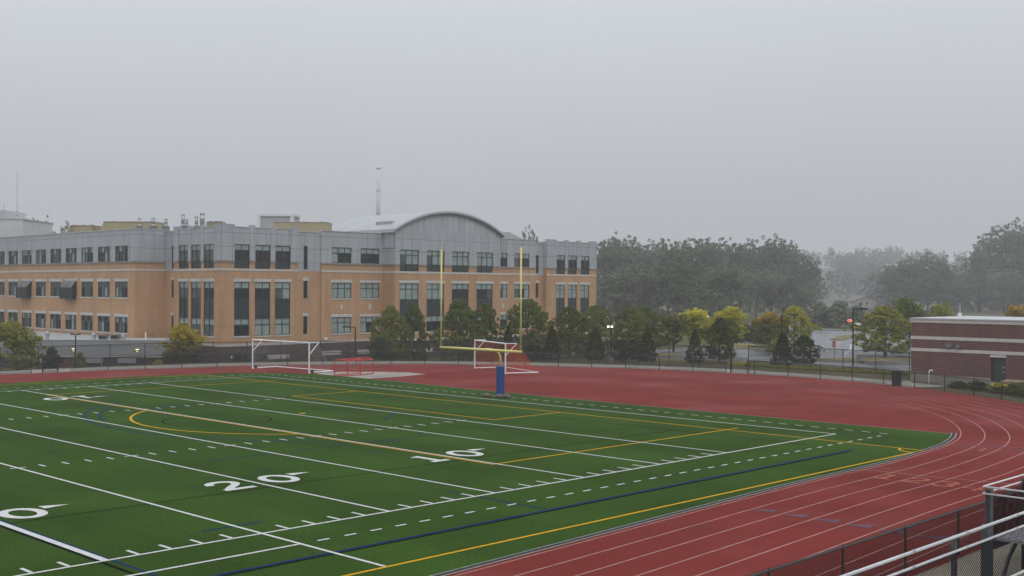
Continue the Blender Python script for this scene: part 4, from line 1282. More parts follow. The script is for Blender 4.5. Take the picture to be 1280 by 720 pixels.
for (x, y), zt, lab in (((67.1, 62.2), 3.5, 0), ((70.0, 59.3), 3.85, 1), ((75.7, 53.4), 3.55, 2)):
    t = thing('lamp_post', LL[lab], 'lamp post', (x, y, 0), 'lit lamps in the parking lot')
    m_ = MB(); m_.cyl((x, y, -.1), (x, y, zt - .15), .06, .05, 8); m_.build('pole', M['black'], t)
    m_ = MB(); m_.obox((x, y), .3, .16, zt + .12, zt + .24, rad(-45)); m_.build('hood', M['black'], t)
    m_ = MB(); m_.cyl((x, y, zt - .12), (x, y, zt - .02), .08, .15, 12); m_.cyl((x, y, zt - .02), (x, y, zt + .12), .15, .11, 12); m_.build('globe', M['lamp_white'], t)

t = thing('stop_sign', 'red octagonal stop sign on a thin post at the parking lot', 'stop sign', (61.3, 28.65, 0))
m_ = MB(); m_.cyl((61.3, 28.65, -.05), (61.3, 28.65, 1.95), .03, n=6); m_.build('post', M['galv_dark'], t)
aa = rad(148)                                   # facing direction of the plate
ex, nn_ = Vector((-math.sin(aa), math.cos(aa))), Vector((math.cos(aa), math.sin(aa)))
oc = [(.36 * math.cos(rad(22.5 + 45 * k)), .36 * math.sin(rad(22.5 + 45 * k))) for k in range(8)]
m_ = MB()
fr = [(61.3 + ex.x * p + nn_.x * .05, 28.65 + ex.y * p + nn_.y * .05, 1.62 + q) for p, q in oc]
bkp = [(61.3 + ex.x * p + nn_.x * .035, 28.65 + ex.y * p + nn_.y * .035, 1.62 + q) for p, q in oc]
m_.poly(fr); m_.poly(bkp[::-1])
for k in range(8): m_.poly([bkp[k], bkp[(k + 1) % 8], fr[(k + 1) % 8], fr[k]])
pl = m_.build('plate', M['stop_red'], t)
LET = {'S': [[(.2, .36), (.1, .4), (0, .33), (.02, .24), (.18, .17), (.2, .06), (.1, 0), (0, .05)]], 'T': [[(0, .4), (.22, .4)], [(.11, .4), (.11, 0)]], 'O': [[(.1 + .1 * math.cos(2 * math.pi * k / 12), .2 + .2 * math.sin(2 * math.pi * k / 12)) for k in range(13)]], 'P': [[(0, 0), (0, .4), (.16, .4), (.2, .3), (.16, .2), (0, .2)]]}
m_ = MB()
for i, ch in enumerate('STOP'):
    for st in LET[ch]:
        pts = [(-.27 + i * .145 + x * .5, -.1 + y * .5) for x, y in st]
        for (p, q), (p2, q2) in zip(pts[:-1], pts[1:]):
            dl = Vector((p2 - p, q2 - q)); n_ = Vector((-dl.y, dl.x)).normalized() * .014
            m_.poly([(61.3 + ex.x * (-u_ * -1) + nn_.x * .053, 28.65 + ex.y * u_ + nn_.y * .053, 1.62 + v_) for u_, v_ in ((p + n_.x, q + n_.y), (p - n_.x, q - n_.y), (p2 - n_.x, q2 - n_.y), (p2 + n_.x, q2 + n_.y))])
m_.build('lettering', M['white'], pl)

t = thing('utility_cabinet', 'grey utility cabinet on the grass island by the light pole', 'utility cabinet', (60.6, 25.5, .13))
m_ = MB(); m_.obox((60.6, 25.5), .34, .2, .13, .72, rad(-45)); m_.build('cabinet', M['cab'], t)
m_ = MB(); m_.obox((60.6, 25.5), .38, .24, .72, .77, rad(-45)); m_.build('lid', M['galv_dark'], t)

def bin_(label, x, y):
    t = thing('trash_bin', label, 'trash bin', (x, y, 0), 'black trash bins by the fence')
    m_ = MB(); m_.cyl((x, y, 0), (x, y, 1.02), .33, .37, 16); m_.build('drum', M['black_plastic'], t)
    m_ = MB(); m_.cyl((x, y, 1.02), (x, y, 1.1), .41, .40, 16); m_.cyl((x, y, 1.1), (x, y, 1.14), .30, .22, 16); m_.build('lid', M['black_plastic'], t)
bin_('black trash bin against the low fence by the brick building', 38.0, 10.95)
bin_('black trash bin at the left edge behind the low fence', -4.75, 64.4)

# ------------------------------------------------------------------ football goalpost
t = thing('football_goalpost', 'yellow football goalpost with a blue padded base', 'goalpost', (10.75, 24.2, 0))
gy = 24.38
m_ = MB(); m_.cyl((10.75, gy - .25, .0), (10.75, gy - .25, 1.95), .27, n=20); m_.build('pad', M['blue_pad'], t)
m_ = MB()
m_.tube([(10.75, gy - .25, 1.9), (10.75, gy - .25, 2.5), (10.62, gy - .22, 2.78), (10.3, gy - .15, 2.98), (9.9, gy - .06, 3.04), (9.14, gy, 3.05)], .07, 10); m_.build('gooseneck', M['yellow_post'], t, True)
m_ = MB(); m_.cyl((9.144, gy - 3.62, 3.05), (9.144, gy + 3.62, 3.05), .085, n=10); m_.build('crossbar', M['yellow_post'], t, True)
for sgn in (-1, 1):
    m_ = MB(); m_.cyl((9.144, gy + sgn * 3.56, 3.0), (9.144, gy + sgn * 3.56, 9.35), .058, n=10); m_.build('upright', M['yellow_post'], t, True)
for (x, y, lab) in ((10.15, 24.75, 'mottled sandbag left of the blue goalpost pad'), (10.3, 23.75, 'mottled sandbag at the foot of the blue goalpost pad'), (10.5, 23.35, 'mottled sandbag right of the blue goalpost pad')):
    m_ = MB()
    for k, r in enumerate((.10, .17, .19, .17, .09)):
        pass
    m_.tube([(x - .03, y - .34, .10), (x, y - .25, .11), (x + .02, y, .13), (x, y + .25, .11), (x + .02, y + .34, .10)], [.05, .105, .125, .105, .05], 10)
    tag(m_.build('sandbag', M['sandbag'], None, True), lab, 'sandbag', 'sandbags round the goalpost')

# ------------------------------------------------------------------ soccer goals
def soccer_goal(label, p, q, back, netmat, wheel=True, h=2.44):
    """p, q: feet of the posts; back: depth vector"""
    p, q, d = Vector(p), Vector(q), Vector(back)
    t = thing('soccer_goal', label, 'soccer goal', (p.x, p.y, 0), 'portable soccer goals behind the end line')
    r = .06
    du = d.normalized() * 1.0
    for s_ in (p, q):
        m_ = MB(); m_.cyl((s_.x, s_.y, 0), (s_.x, s_.y, h + r), r, n=8); m_.build('post', M['white'], t)
        m_ = MB()
        m_.tube([(s_.x, s_.y, .06), (s_.x + d.x, s_.y + d.y, .06)], .05, 8)
        m_.cyl((s_.x, s_.y, h), (s_.x + du.x, s_.y + du.y, h), .035, n=8)
        m_.cyl((s_.x, s_.y, h * .60), (s_.x + du.x, s_.y + du.y, h - .02), .035, n=8)
        m_.build('side_frame', M['white'], t)
    m_ = MB(); m_.cyl((p.x, p.y, h), (q.x, q.y, h), r, n=8); m_.build('crossbar', M['white'], t)
    m_ = MB(); a_, b_ = p + d, q + d; m_.cyl((a_.x, a_.y, .06), (b_.x, b_.y, .06), .045, n=8); m_.build('back_bar', M['white'], t)
    # net: roof, back and sides
    me = MB()
    NN = 10
    prof_ = [(0, h), (1.0 / d.length, h - .02), (.62, h * .62), (.80, h * .30), (1.0, .06)]
    o0 = ORI[t.name]
    vs, fs, uv = [], [], []
    for i in range(NN + 1):
        b_ = p + (q - p) * (i / NN)
        sag = .35 * math.sin(math.pi * i / NN) if True else 0
        s2 = 0
        for k, (f_, z) in enumerate(prof_):
            zz = z - (sag * (.5 if k == 1 else (.3 if k == 2 else 0)))
            vs.append((b_.x + d.x * f_ - o0.x, b_.y + d.y * f_ - o0.y, zz)); uv.append(((q - p).length * i / NN, k * .85))
    n = len(prof_)
    for i in range(NN):
        for k in range(n - 1):
            fs.append((i * n + k, (i + 1) * n + k, (i + 1) * n + k + 1, i * n + k + 1))
    for s_ in (p, q):
        k0 = len(vs)
        for (f_, z) in prof_:
            vs.append((s_.x + d.x * f_ - o0.x, s_.y + d.y * f_ - o0.y, z)); uv.append((f_ * d.length, z))
        vs.append((s_.x - o0.x, s_.y - o0.y, .06)); uv.append((0, .06))
        fs.append(tuple(range(k0, k0 + len(prof_) + 1)))
    m2 = bpy.data.meshes.new('net'); m2.from_pydata(vs, [], fs)
    ul = m2.uv_layers.new(name='UVMap')
    for l in m2.loops: ul.data[l.index].uv = uv[l.vertex_index]
    m2.materials.append(netmat)
    o = bpy.data.objects.new('net', m2); COL.objects.link(o); o.parent = t; ORI[o.name] = o0
    if wheel:
        c = q + d * .12 + (q - p).normalized() * -.02
        for s_ in (p, q):
            c = s_ + d * .12
            m_ = MB(); nrm = (q - p).normalized(); m_.cyl((c.x - nrm.x * .06, c.y - nrm.y * .06, .14), (c.x + nrm.x * .06, c.y + nrm.y * .06, .14), .14, n=14); m_.build('wheel', M['black_plastic'], t)
    return t
soccer_goal('white soccer goal with wheels and bare white net at the left', (13.46, 56.3), (13.91, 48.9), (2.5, .15), M['white_net'])
soccer_goal('white soccer goal with an orange net behind the goalpost', (27.5, 43.9), (25.0, 37.75), (2.75, -1.05), M['orange_net'], wheel=False)

# red tubular frames on the pad
t = thing('red_frame', 'red tubular steel frame standing on the pale pad', 'steel frame', (14.6, 45, 0))
A, Bp, C3, D3 = Vector((13.95, 45.6)), Vector((14.15, 44.2)), Vector((15.6, 44.45)), Vector((17.1, 44.75))
up = A - Bp
Cb, Db = C3 + up, D3 + up
h = 1.18
for p in (A, Bp, C3, D3, Cb, Db):
    m_ = MB(); m_.cyl((p.x, p.y, 0.02), (p.x, p.y, h), .04, n=8); m_.build('leg', M['red_tube'], t)
m_ = MB()
mid = [(A + Bp) / 2, (C3 + Cb) / 2, (D3 + Db) / 2]
for a_, b_ in ((A, Bp), (C3, Cb), (D3, Db)):
    c = (a_ + b_) / 2
    m_.tube([(a_.x, a_.y, h), (c.x, c.y, h + .13), (b_.x, b_.y, h)], .035, 6)
for ch_ in ((A, Cb, Db), (Bp, C3, D3)):
    m_.tube([(p.x, p.y, h) for p in ch_], .035, 6)
m_.tube([(p.x, p.y, h + .13) for p in mid], .03, 6)
for a_, b_ in ((A, C3), (Bp, Cb), (C3, Db), (Cb, D3)):
    m_.cyl((a_.x, a_.y, h), (b_.x, b_.y, h + .02), .025, n=6)
m_.build('top_frame', M['red_tube'], t)
m_ = MB()
for a_, b_ in ((A, Bp), (Bp, C3), (C3, D3), (A, Cb), (Cb, Db)):
    m_.cyl((a_.x, a_.y, .05), (b_.x, b_.y, .05), .035, n=6)
m_.build('bottom_rail', M['red_tube'], t)

# ------------------------------------------------------------------ grandstand rails at lower right
t = thing('grandstand_railing', 'aluminium double rail with wire mesh panel at the front of the stands', 'railing', (-30, -20.73, 0))
RV, RZ = -20.73, 3.5
for z, r in ((RZ, .0215), (RZ - .20, .0175)):
    m_ = MB(); m_.cyl((-48, RV, z), (-18, RV, z), r, n=12); rl = m_.build('rail', M['alu'], t, True)
    m_ = MB(); m_.cyl((-46.835, RV, z), (-46.765, RV, z), r + .004, n=12); sl0 = m_.build('sleeve', M['galv'], rl)
    for u in (-43.2, -39.6, -36.0, -32.4, -28.75, -26.8, -25.15, -23.35, -20.1):
        c_ = sl0.copy(); COL.objects.link(c_); c_.parent = rl; c_.location = (u + 46.8, 0, 0)
for u in (-46.5, -43.4, -40.3, -37.2, -34.1, -31.0, -28.2, -25.42, -20.6):
    m_ = MB(); m_.box(u - .033, u + .033, RV + .03, RV + .09, 1.2, RZ - .01); m_.build('post', M['steel'], t)
m_ = MB(); m_.box(-24.35, -24.25, RV + .03, RV + .13, .0, RZ - .02); m_.build('main_post', M['steel'], t)
m_ = MB()
k = 0
z0_, z1_ = 2.62, RZ - .22
while -46 + k * .056 < -18:
    u = -46 + k * .056
    for d in (-1, 1):
        m_.cyl((u, RV + .02, z0_), (u + d * (z1_ - z0_), RV + .02, z1_), .0034, n=3)
    k += 1
m_.build('wire_mesh', M['wire'], t)
m_ = MB(); m_.cyl((-48, RV + .02, 2.60), (-18, RV + .02, 2.60), .02, n=8); m_.build('bottom_rail', M['alu'], t)
t = thing('stand_walkway', 'aluminium plank walkway of the stands with a bent grab bar', 'walkway', (-30, -21.4, 0))
for k in range(3):
    y = -20.84 - .31 * k
    m_ = MB(); m_.box(-48, -18, y - .30, y, 2.44, 2.49)
    for q in range(4): m_.box(-48, -18, y - .28 + q * .075, y - .262 + q * .075, 2.49, 2.496)
    m_.build('plank', M['alu_plank'], t)
for u in (-46, -42, -38, -34, -30, -26, -22):
    m_ = MB(); m_.box(u - .05, u + .05, -21.8, -20.9, 2.28, 2.438); m_.cyl((u, -21.7, 0), (u, -21.7, 2.28), .06, n=8); m_.cyl((u, -20.95, 0), (u, -20.95, 2.28), .06, n=8); m_.build('support', M['steel'], t)
m_ = MB(); m_.tube([(-23.0, -21.05, 2.5), (-23.15, -21.05, 2.62), (-23.4, -21.05, 2.70), (-23.65, -21.05, 2.66), (-23.75, -21.05, 2.5)], .022, 8); m_.build('grab_bar', M['alu'], t, True)

t = thing('stand_platform', 'dark steel access platform with aluminium rails at the corner of the stands', 'platform', (-14, -16.6, 0))
X0, Y0 = -13.96, -16.56
for (x, y, w, zt) in ((X0, Y0, .068, 2.24), (X0 + 2.2, Y0, .068, 2.24), (X0, Y0 - 2.6, .068, 2.24), (X0 + 2.2, Y0 - 2.6, .07, 1.1), (X0 + 4.6, Y0, .09, 2.24)):
    m_ = MB(); m_.box(x - w, x + w, y - w, y - w + .025, 0, zt); m_.box(x - w, x + w, y + w - .025, y + w, 0, zt); m_.box(x - .013, x + .013, y - w + .025, y + w - .025, 0, zt); m_.build('post', M['steel'], t)
for z in (2.3, 2.14):
    m_ = MB(); m_.cyl((X0 - .12, Y0 + .1, z), (X0 + 7, Y0 + .1, z), .019, n=10); m_.cyl((X0 - .12, Y0 + .1, z), (X0 - .12, Y0 - 6, z), .019, n=10); m_.build('rail', M['alu'], t, True)
for k in range(9):
    y = Y0 - .12 - .3 * k
    m_ = MB(); m_.box(X0 + .1, X0 + 7, y - .28, y, 1.05, 1.10); m_.build('plank', M['alu_plank'], t)
m_ = MB(); m_.box(X0 + .1, X0 + 7, Y0 - .1, Y0 - .04, .84, 1.045); m_.box(X0 + .1, X0 + 7, Y0 - 2.8, Y0 - 2.74, .84, 1.045)
m_.tube([(X0 + 1.6, Y0 - .12, .86), (X0 + 1.3, Y0 - .12, .80), (X0 + .9, Y0 - .12, .55), (X0 + .6, Y0 - .12, .2), (X0 + .5, Y0 - .12, 0)], .05, 6); m_.build('beam', M['steel'], t)
m_ = MB()
def diag(w0, w1, q0, q1, step, put):
    """two families of slanting wires clipped to a rectangle"""
    H_ = q1 - q0
    x = w0 - H_
    while x < w1 + H_:
        for d in (-1, 1):
            p, q = (x, q0), (x + d * H_, q1)
            lo, hi = sorted((max(w0, min(p[0], q[0])), min(w1, max(p[0], q[0]))))
            if max(p[0], q[0]) <= w0 or min(p[0], q[0]) >= w1: continue
            f = lambda v: q0 + (v - x) * d
            put(lo, f(lo), hi, f(hi))
        x += step
diag(X0 + .1, X0 + 4.5, 1.12, 2.1, .06, lambda a, b, c, d: m_.cyl((a, Y0 + .04, b), (c, Y0 + .04, d), .0042, n=3))
diag(Y0 - 2.5, Y0 - .1, 1.12, 2.1, .06, lambda a, b, c, d: m_.cyl((X0 - .06, a, b), (X0 - .06, c, d), .0042, n=3))
m_.build('wire_mesh', M['wire'], t)

# ------------------------------------------------------------------ vegetation
rng = np.random.default_rng(11)


def leaf_mesh(name, centres, size, normals=None, jit=.7):
    """one small diamond leaf-spray per centre; faces roughly along normals when given"""
    n = len(centres)
    a = rng.normal(size=(n, 3)); a /= np.linalg.norm(a, axis=1)[:, None]
    if normals is not None:
        nn = normals / np.maximum(1e-6, np.linalg.norm(normals, axis=1))[:, None] + rng.normal(size=(n, 3)) * jit
        nn /= np.linalg.norm(nn, axis=1)[:, None]
        a -= (a * nn).sum(1)[:, None] * nn; a /= np.linalg.norm(a, axis=1)[:, None]
        b = np.cross(nn, a)
    else:
        b = rng.normal(size=(n, 3)); b -= (b * a).sum(1)[:, None] * a; b /= np.linalg.norm(b, axis=1)[:, None]
    s = size * (.6 + .8 * rng.random(n))[:, None]
    v = np.empty((n, 4, 3))
    v[:, 0] = centres - a * s; v[:, 1] = centres + b * s * .6; v[:, 2] = centres + a * s; v[:, 3] = centres - b * s * .6
    me = bpy.data.meshes.new(name)
    me.vertices.add(n * 4); me.vertices.foreach_set('co', v.ravel())
    me.loops.add(n * 4); me.loops.foreach_set('vertex_index', np.arange(n * 4, dtype=np.int32))
    me.polygons.add(n); me.polygons.foreach_set('loop_start', np.arange(0, n * 4, 4, dtype=np.int32))
    me.update(calc_edges=True)
    return me


def crown_points(n_cl, per, kind):
    """leaf centres for a crown: unit height, radius about .5; returns points and clump centres"""
    cl = []
    tries = 0
    if kind in ('big', 'broad', 'round'):
        nb = {'big': 15, 'broad': 10, 'round': 7}[kind]
        sub = [(.05, -.04, .76, .22, .18), (-.14, .09, .68, .20, .18), (0, 0, .48, .30, .26)]
        for b_ in range(nb):
            zc = (.13 if kind == 'big' else .24) + .60 * rng.random()
            rc = (.30 if kind == 'big' else .26) * (1.12 - .75 * max(0, zc - .4)) * (.6 + .4 * rng.random())
            a_ = 2.4 * b_ + rng.random()
            rr_ = .13 + .11 * rng.random()
            sub.append((rc * math.cos(a_), rc * math.sin(a_), zc, rr_ * 1.15, rr_ * .85))
        vol_ = np.array([q[3] ** 2 * q[4] for q in sub]); vol_ = vol_ ** .6; vol_[:2] *= 1.9; vol_ /= vol_.sum()
        for q in rng.choice(len(sub), n_cl, p=vol_):
            x_, y_, z_, ra, rz_ = sub[q]
            d_ = rng.normal(size=3); d_ /= np.linalg.norm(d_); t_ = rng.random() ** .5
            cl.append((x_ + d_[0] * ra * t_, y_ + d_[1] * ra * t_, min(.985, max(.06, z_ + d_[2] * rz_ * t_))))
    while len(cl) < n_cl and tries < 20000:
        tries += 1
        z = rng.random()
        th = rng.random() * 2 * math.pi
        if kind == 'broad':
            zz = .16 + .84 * z
            R = .5 * (math.sin(math.pi * min(1, max(0, (zz - .08) / .95)) ** .85)) ** .55
            R *= .78 + .22 * math.sin(th * 3 + zz * 9) + .12 * math.sin(th * 5 - zz * 14)
        elif kind == 'upright':
            zz = .08 + .92 * z
            R = .5 * (1 - (abs(zz - .42) / .62) ** 2.0) if abs(zz - .42) < .62 else 0
            R *= .84 + .20 * math.sin(th * 2 + zz * 11) + .12 * math.sin(th * 5 - zz * 7)
        elif kind == 'cone':
            zz = .02 + .98 * z
            R = .5 * (1 - zz) ** .72 * min(1, .55 + zz * 4)
            R *= .9 + .12 * math.sin(th * 4 + zz * 20)
        elif kind == 'round':
            zz = .10 + .90 * z
            R = .5 * math.sqrt(max(0, 1 - ((zz - .52) / .5) ** 2)) * (.85 + .2 * math.sin(th * 3 + zz * 8))
        elif kind == 'big':
            zz = .10 + .90 * z
            lobes = .8 + .26 * math.sin(th * 2 + zz * 6.5) + .17 * math.sin(th * 4 - zz * 11)
            R = .5 * (max(0, math.sin(math.pi * min(1, (zz - .02) ** .9)))) ** .5 * lobes
        elif kind == 'shrub':
            zz = .05 + .95 * z
            R = .5 * math.sqrt(max(0, 1 - zz ** 2)) * (.8 + .3 * math.sin(th * 3 + 1))
        if R <= .02: continue
        r = R * math.sqrt(rng.random()) ** (.55 if kind != 'cone' else .4)
        cl.append((r * math.cos(th), r * math.sin(th), zz))
    cl = np.array(cl)
    sig = {'broad': .050, 'upright': .040, 'cone': .034, 'round': .055, 'big': .033, 'shrub': .10}[kind]
    n = len(cl) * per
    d = rng.normal(size=(n, 3)); d[:, 2] += .35
    d /= np.linalg.norm(d, axis=1)[:, None]
    rad_ = np.repeat(sig * (.55 + .75 * rng.random(len(cl))), per) * (.55 + .5 * rng.random(n) ** .5)
    sq = np.array([1, 1, .72 if kind in ('big', 'broad') else .85])
    pts = np.repeat(cl, per, axis=0) + d * rad_[:, None] * sq
    pts[:, 2] = np.maximum(pts[:, 2], .015)
    pts[:, 2] *= 1.0 / np.percentile(pts[:, 2], 98.6)
    return pts, cl, d


def proto(kind, n_cl, per, leaf, limbs, trunk_r=.022):
    pts, cl, d = crown_points(n_cl, per, kind)
    me = leaf_mesh('crown', pts, leaf, d)
    tb = MB()
    top = .9 if kind in ('cone', 'upright') else .72
    tb.tube([(0, 0, -.03), (.004, .0, .12), (-.006, .006, .35), (.006, -.004, .55), (0, 0, top)], [trunk_r * 1.25, trunk_r, trunk_r * .75, trunk_r * .5, trunk_r * .12], 8)
    ids = rng.permutation(len(cl))[:limbs]
    for i in ids:
        x, y, z = cl[i]
        z0 = max(.1, z - .12 - .22 * rng.random()) if kind != 'cone' else max(.05, z - .06)
        z0 = min(z0, top * .95)
        rr = trunk_r * .42 * (1.1 - z0)
        tb.tube([(0, 0, z0), (x * .5, y * .5, (z0 + z) / 2 + .015), (x * .95, y * .95, z)], [rr, rr * .7, rr * .2], 5)
    tm = bpy.data.meshes.new('trunk'); tm.from_pydata(tb.v, [], tb.f); tm.materials.append(M['trunk']); tm.update()
    return me, tm


PROTO = {}
for k in range(3): PROTO['broad', k] = proto('broad', 340, 38, .0170, 22)
for k in range(3): PROTO['upright', k] = proto('upright', 380, 36, .0170, 20)
for k in range(2): PROTO['cone', k] = proto('cone', 560, 22, .017, 12, .02)
for k in range(2): PROTO['round', k] = proto('round', 150, 50, .021, 18, .026)
for k in range(6): PROTO['big', k] = proto('big', 560, 34, .0122, 26, .018)
for k in range(2): PROTO['shrub', k] = proto('shrub', 90, 40, .036, 10, .012)
CROWN = {}


def tree(name, label, cat, kind, k, leafm, x, y, ztop, w, group=None, sink=0.1):
    z0 = ground_z(x, y) if math.hypot(x - CX, y - CY) > 41 else 0
    key = (kind, k, leafm)
    if key not in CROWN:
        me = PROTO[kind, k][0].copy(); me.materials.clear(); me.materials.append(LEAF[leafm]); CROWN[key] = me
    h_ = (ztop - z0)
    root = thing(name, label, cat, (x, y, z0), group)
    root.rotation_euler = (0, 0, random.uniform(0, 6.28))
    k_ = 1.3 if kind in ('broad', 'upright') else 1.12
    s = (w * k_, w * k_, h_ * 1.02)
    for nm, me in (('trunk', PROTO[kind, k][1]), ('crown', CROWN[key])):
        o = bpy.data.objects.new(nm, me); COL.objects.link(o); o.parent = root; o.scale = s
    return root


G1 = 'young trees in the row behind the tall fence'
for i, (lab, kind, lm, x, y, zt, w) in enumerate([
    ('pointed green tree right of the light pole, leftmost of the leafy row', 'upright', 'olive', 33.5, 62.3, 4.75, 4.1),
    ('pointed green tree touching the leftmost leafy tree of the row', 'upright', 'birch', 36.4, 62.2, 4.9, 3.3),
    ('broad green tree just left of the white and orange soccer goal', 'upright', 'birch', 39.0, 58.1, 5.5, 4.4),
    ('green tree directly above the white and orange soccer goal', 'upright', 'birch', 42.9, 58.4, 5.0, 3.4),
    ('broad dark green tree behind the right upright of the goalpost', 'upright', 'birch', 43.8, 53.2, 5.5, 5.0),
    ('green tree below the far stair tower, left of the small conifer', 'upright', 'birch', 47.5, 50.8, 4.85, 3.9),
    ('green tree at the right end of the school building', 'upright', 'birch', 52.5, 51.5, 4.9, 4.2),
    ('tall green tree just right of the pole with floodlights', 'upright', 'olive', 55.0, 48.9, 4.7, 4.0),
    ('green tree behind the conifer right of the floodlights', 'upright', 'birch', 59.3, 50.2, 4.75, 3.8),
]):
    tree('young_tree', lab, 'tree', kind, i % 3, lm, x, y, zt, w, G1)
G2 = 'dark arborvitae along the walk'
for i, (lab, lm, x, y, zt, w) in enumerate([
    ('small dark conifer hidden behind the orange net', 'cone', 38.9, 51.1, 3.15, 1.7),
    ('dark conical arborvitae right of the goalpost upright', 'conifer_bronze', 41.9, 48.1, 3.15, 2.0),
    ('dark conical arborvitae just left of the pole with floodlights', 'conifer_bronze', 44.6, 44.9, 3.0, 2.2),
    ('dark conical arborvitae right of the reddish shrub', 'conifer_bronze', 46.7, 40.2, 3.15, 2.1),
    ('dark conical arborvitae under the yellow tree', 'cone', 48.2, 35.8, 3.0, 1.95),
    ('dark conical arborvitae beside the far light pole, left of the round tree', 'cone', 50.4, 27.8, 2.9, 2.2),
]):
    tree('arborvitae', lab, 'conifer', 'cone', i % 2, lm, x, y, zt, w, G2)
tree('conifer_tree', 'bushy dark green tree, widest of the evergreens before the yellow trees', 'tree', 'upright', 1, 'dark', 51.4, 35.2, 4.0, 3.0)
tree('small_tree', 'small round dark tree with a short trunk at the parking lot edge', 'tree', 'upright', 2, 'dark', 53.4, 27.4, 2.6, 2.7)
tree('shrub', 'dark rounded shrub at the foot of the leftmost leafy tree', 'shrub', 'shrub', 0, 'dark', 30.3, 60.3, 1.9, 2.4)
tree('shrub', 'reddish brown shrub at the foot of the floodlight pole', 'shrub', 'upright', 0, 'red', 45.1, 42.0, 2.0, 2.0)
tree('shrub', 'dense dark shrub behind the right arborvitae of the floodlight pole', 'shrub', 'shrub', 1, 'dark', 48.6, 43.2, 2.0, 2.6)
GY = 'trees turning yellow round the parking lot'
for i, (lab, kind, lm, x, y, zt, w) in enumerate([
    ('dull green tree with a pale forked trunk left of the yellow trees', 'round', 'olive', 63.1, 49.2, 3.9, 4.4),
    ('bright yellow green tree above the conical arborvitae', 'broad', 'yellow', 68.0, 49.9, 4.35, 5.0),
    ('yellow green tree behind the bushy dark evergreen', 'broad', 'yellow', 67.5, 45.0, 4.65, 4.6),
    ('green tree with an orange yellow top left of the far light pole', 'upright', 'maple', 77.5, 45.9, 4.1, 4.0),
    ('yellow tree behind the small round tree at the parking lot', 'upright', 'yellow', 79.5, 43.8, 4.7, 4.6),
    ('large yellow green tree left of the brick building', 'upright', 'lime', 73.8, 29.6, 5.0, 6.2),
    ('green tree rising behind the left corner of the brick building', 'broad', 'birch', 92.8, 35.9, 5.6, 4.6),
    ('yellow green tree top over the brick building roof vent', 'round', 'lime', 105.5, 37.3, 5.1, 3.4),
    ('yellowish tree top over the right end of the brick building', 'round', 'maple', 91.8, 22.6, 5.0, 3.4),
    ('yellow green tree at the far left in front of the annex', 'broad', 'lime', 5.7, 85.1, 3.1, 4.7),
    ('gold topped tree with dark lower leaves at the annex corner', 'broad', 'gold', 16.9, 73.6, 2.9, 4.2),
    ('pale yellow green tree top just left of the large yellow green tree', 'round', 'olive', 118, 44, 4.4, 3.6),
]):
    tree('turning_tree', lab, 'tree', kind, i % (3 if kind in ('broad', 'upright') else 2), lm, x, y, zt, w, GY)
for i, (lab, lm, x, y, zt, w) in enumerate([
    ('thin dark shrub beside the far left yellow tree', 'dark', 8.0, 82.7, .7, 2.0),
    ('dark shrub low against the annex right of the gate', 'olive', 9.8, 80.6, .3, 1.6),
    ('low dark bush before the maroon base left of the white goal', 'dark', 20.7, 69.7, .35, 2.6),
    ('low dark bush seen through the left post of the white goal', 'dark', 22.4, 68.4, .25, 2.0),
    ('low olive bush seen through the net of the white goal', 'olive', 26.0, 65.2, .2, 2.0),
    ('low orange tinged bush left of the gold topped tree', 'gold', 14.0, 73.0, -.2, 1.8),
    ('small yellow green bush by the flower bed in the parking lot', 'lime', 66.5, 38.2, 1.55, 2.2),
    ('low dark bush between the floodlight pole and the goalpost', 'dark', 40.5, 49.4, 1.4, 2.4),
    ('dark bush under the wood beyond the parking lot island', 'dark', 87, 56.2, 2.4, 4.6),
    ('dark tall bush behind the road bend, left of the tall pole', 'wood', 152.8, 81.8, 4.2, 5.6),
    ('dark tall bush behind the road bend, next to the stop sign', 'wood_b', 155.5, 79.3, 4.5, 6.0),
    ('dark bush behind the road bend, right of the tall pole', 'wood', 153.5, 74.6, 3.8, 5.0),
    ('dark bush at the far edge of the parking lot', 'dark', 96, 58.5, 2.6, 5.0),
]):
    tree('bush', lab, 'bush', 'shrub', i % 2, lm, x, y, zt, w, 'bushes and shrubs beyond the fence')

# planted bed by the field house
for i, (x, y, zt, w, lm) in enumerate([(39.4, 7.0, .45, 1.3, 'dark'), (38.7, 5.4, .6, 1.5, 'dark'), (37.8, 3.6, .6, 1.4, 'olive'), (36.8, 2.2, .75, 1.4, 'olive'), (35.6, .8, .7, 1.4, 'birch'), (38.3, 2.4, .7, 1.5, 'birch'), (37.2, 0.2, .85, 1.6, 'olive'), (35.0, -1.0, .8, 1.5, 'olive')]):
    L_ = ['leftmost low plant in the bed by the brick building', 'dark low plant left of the yellow flowers', 'plant carrying the yellow flowers in the bed', 'green plant right of the yellow flowers', 'dark plant near the right end of the bed', 'light green plant behind the yellow flowers', 'olive plant at the back right of the bed', 'rightmost plant in the bed by the brick building'][i]
    tree('bed_plant', L_, 'plant', 'shrub', i % 2, lm, x, y, zt, w, 'plants in the bed by the brick building')
def flower_mat_mesh(name, x0, y0, z0, sx, sy, sz, n, m_):
    pts = np.array([[x0, y0, z0]]) + (rng.random((n, 3)) - .5) * np.array([[sx, sy, sz]])
    me = leaf_mesh(name, pts, .045); me.materials.append(m_)
    o = bpy.data.objects.new(name, me); COL.objects.link(o); return o
tag(flower_mat_mesh('flowers', 37.3, 3.4, .58, .8, 1.1, .25, 160, M['flowers']), 'bright yellow flowers in the bed by the brick building', 'flowers', kind='stuff')
tag(flower_mat_mesh('flowers', 76.5, 47.5, .45, 4.5, 4.5, .3, 420, M['flowers_pale']), 'pale flowers along the parking lot island', 'flowers', kind='stuff')

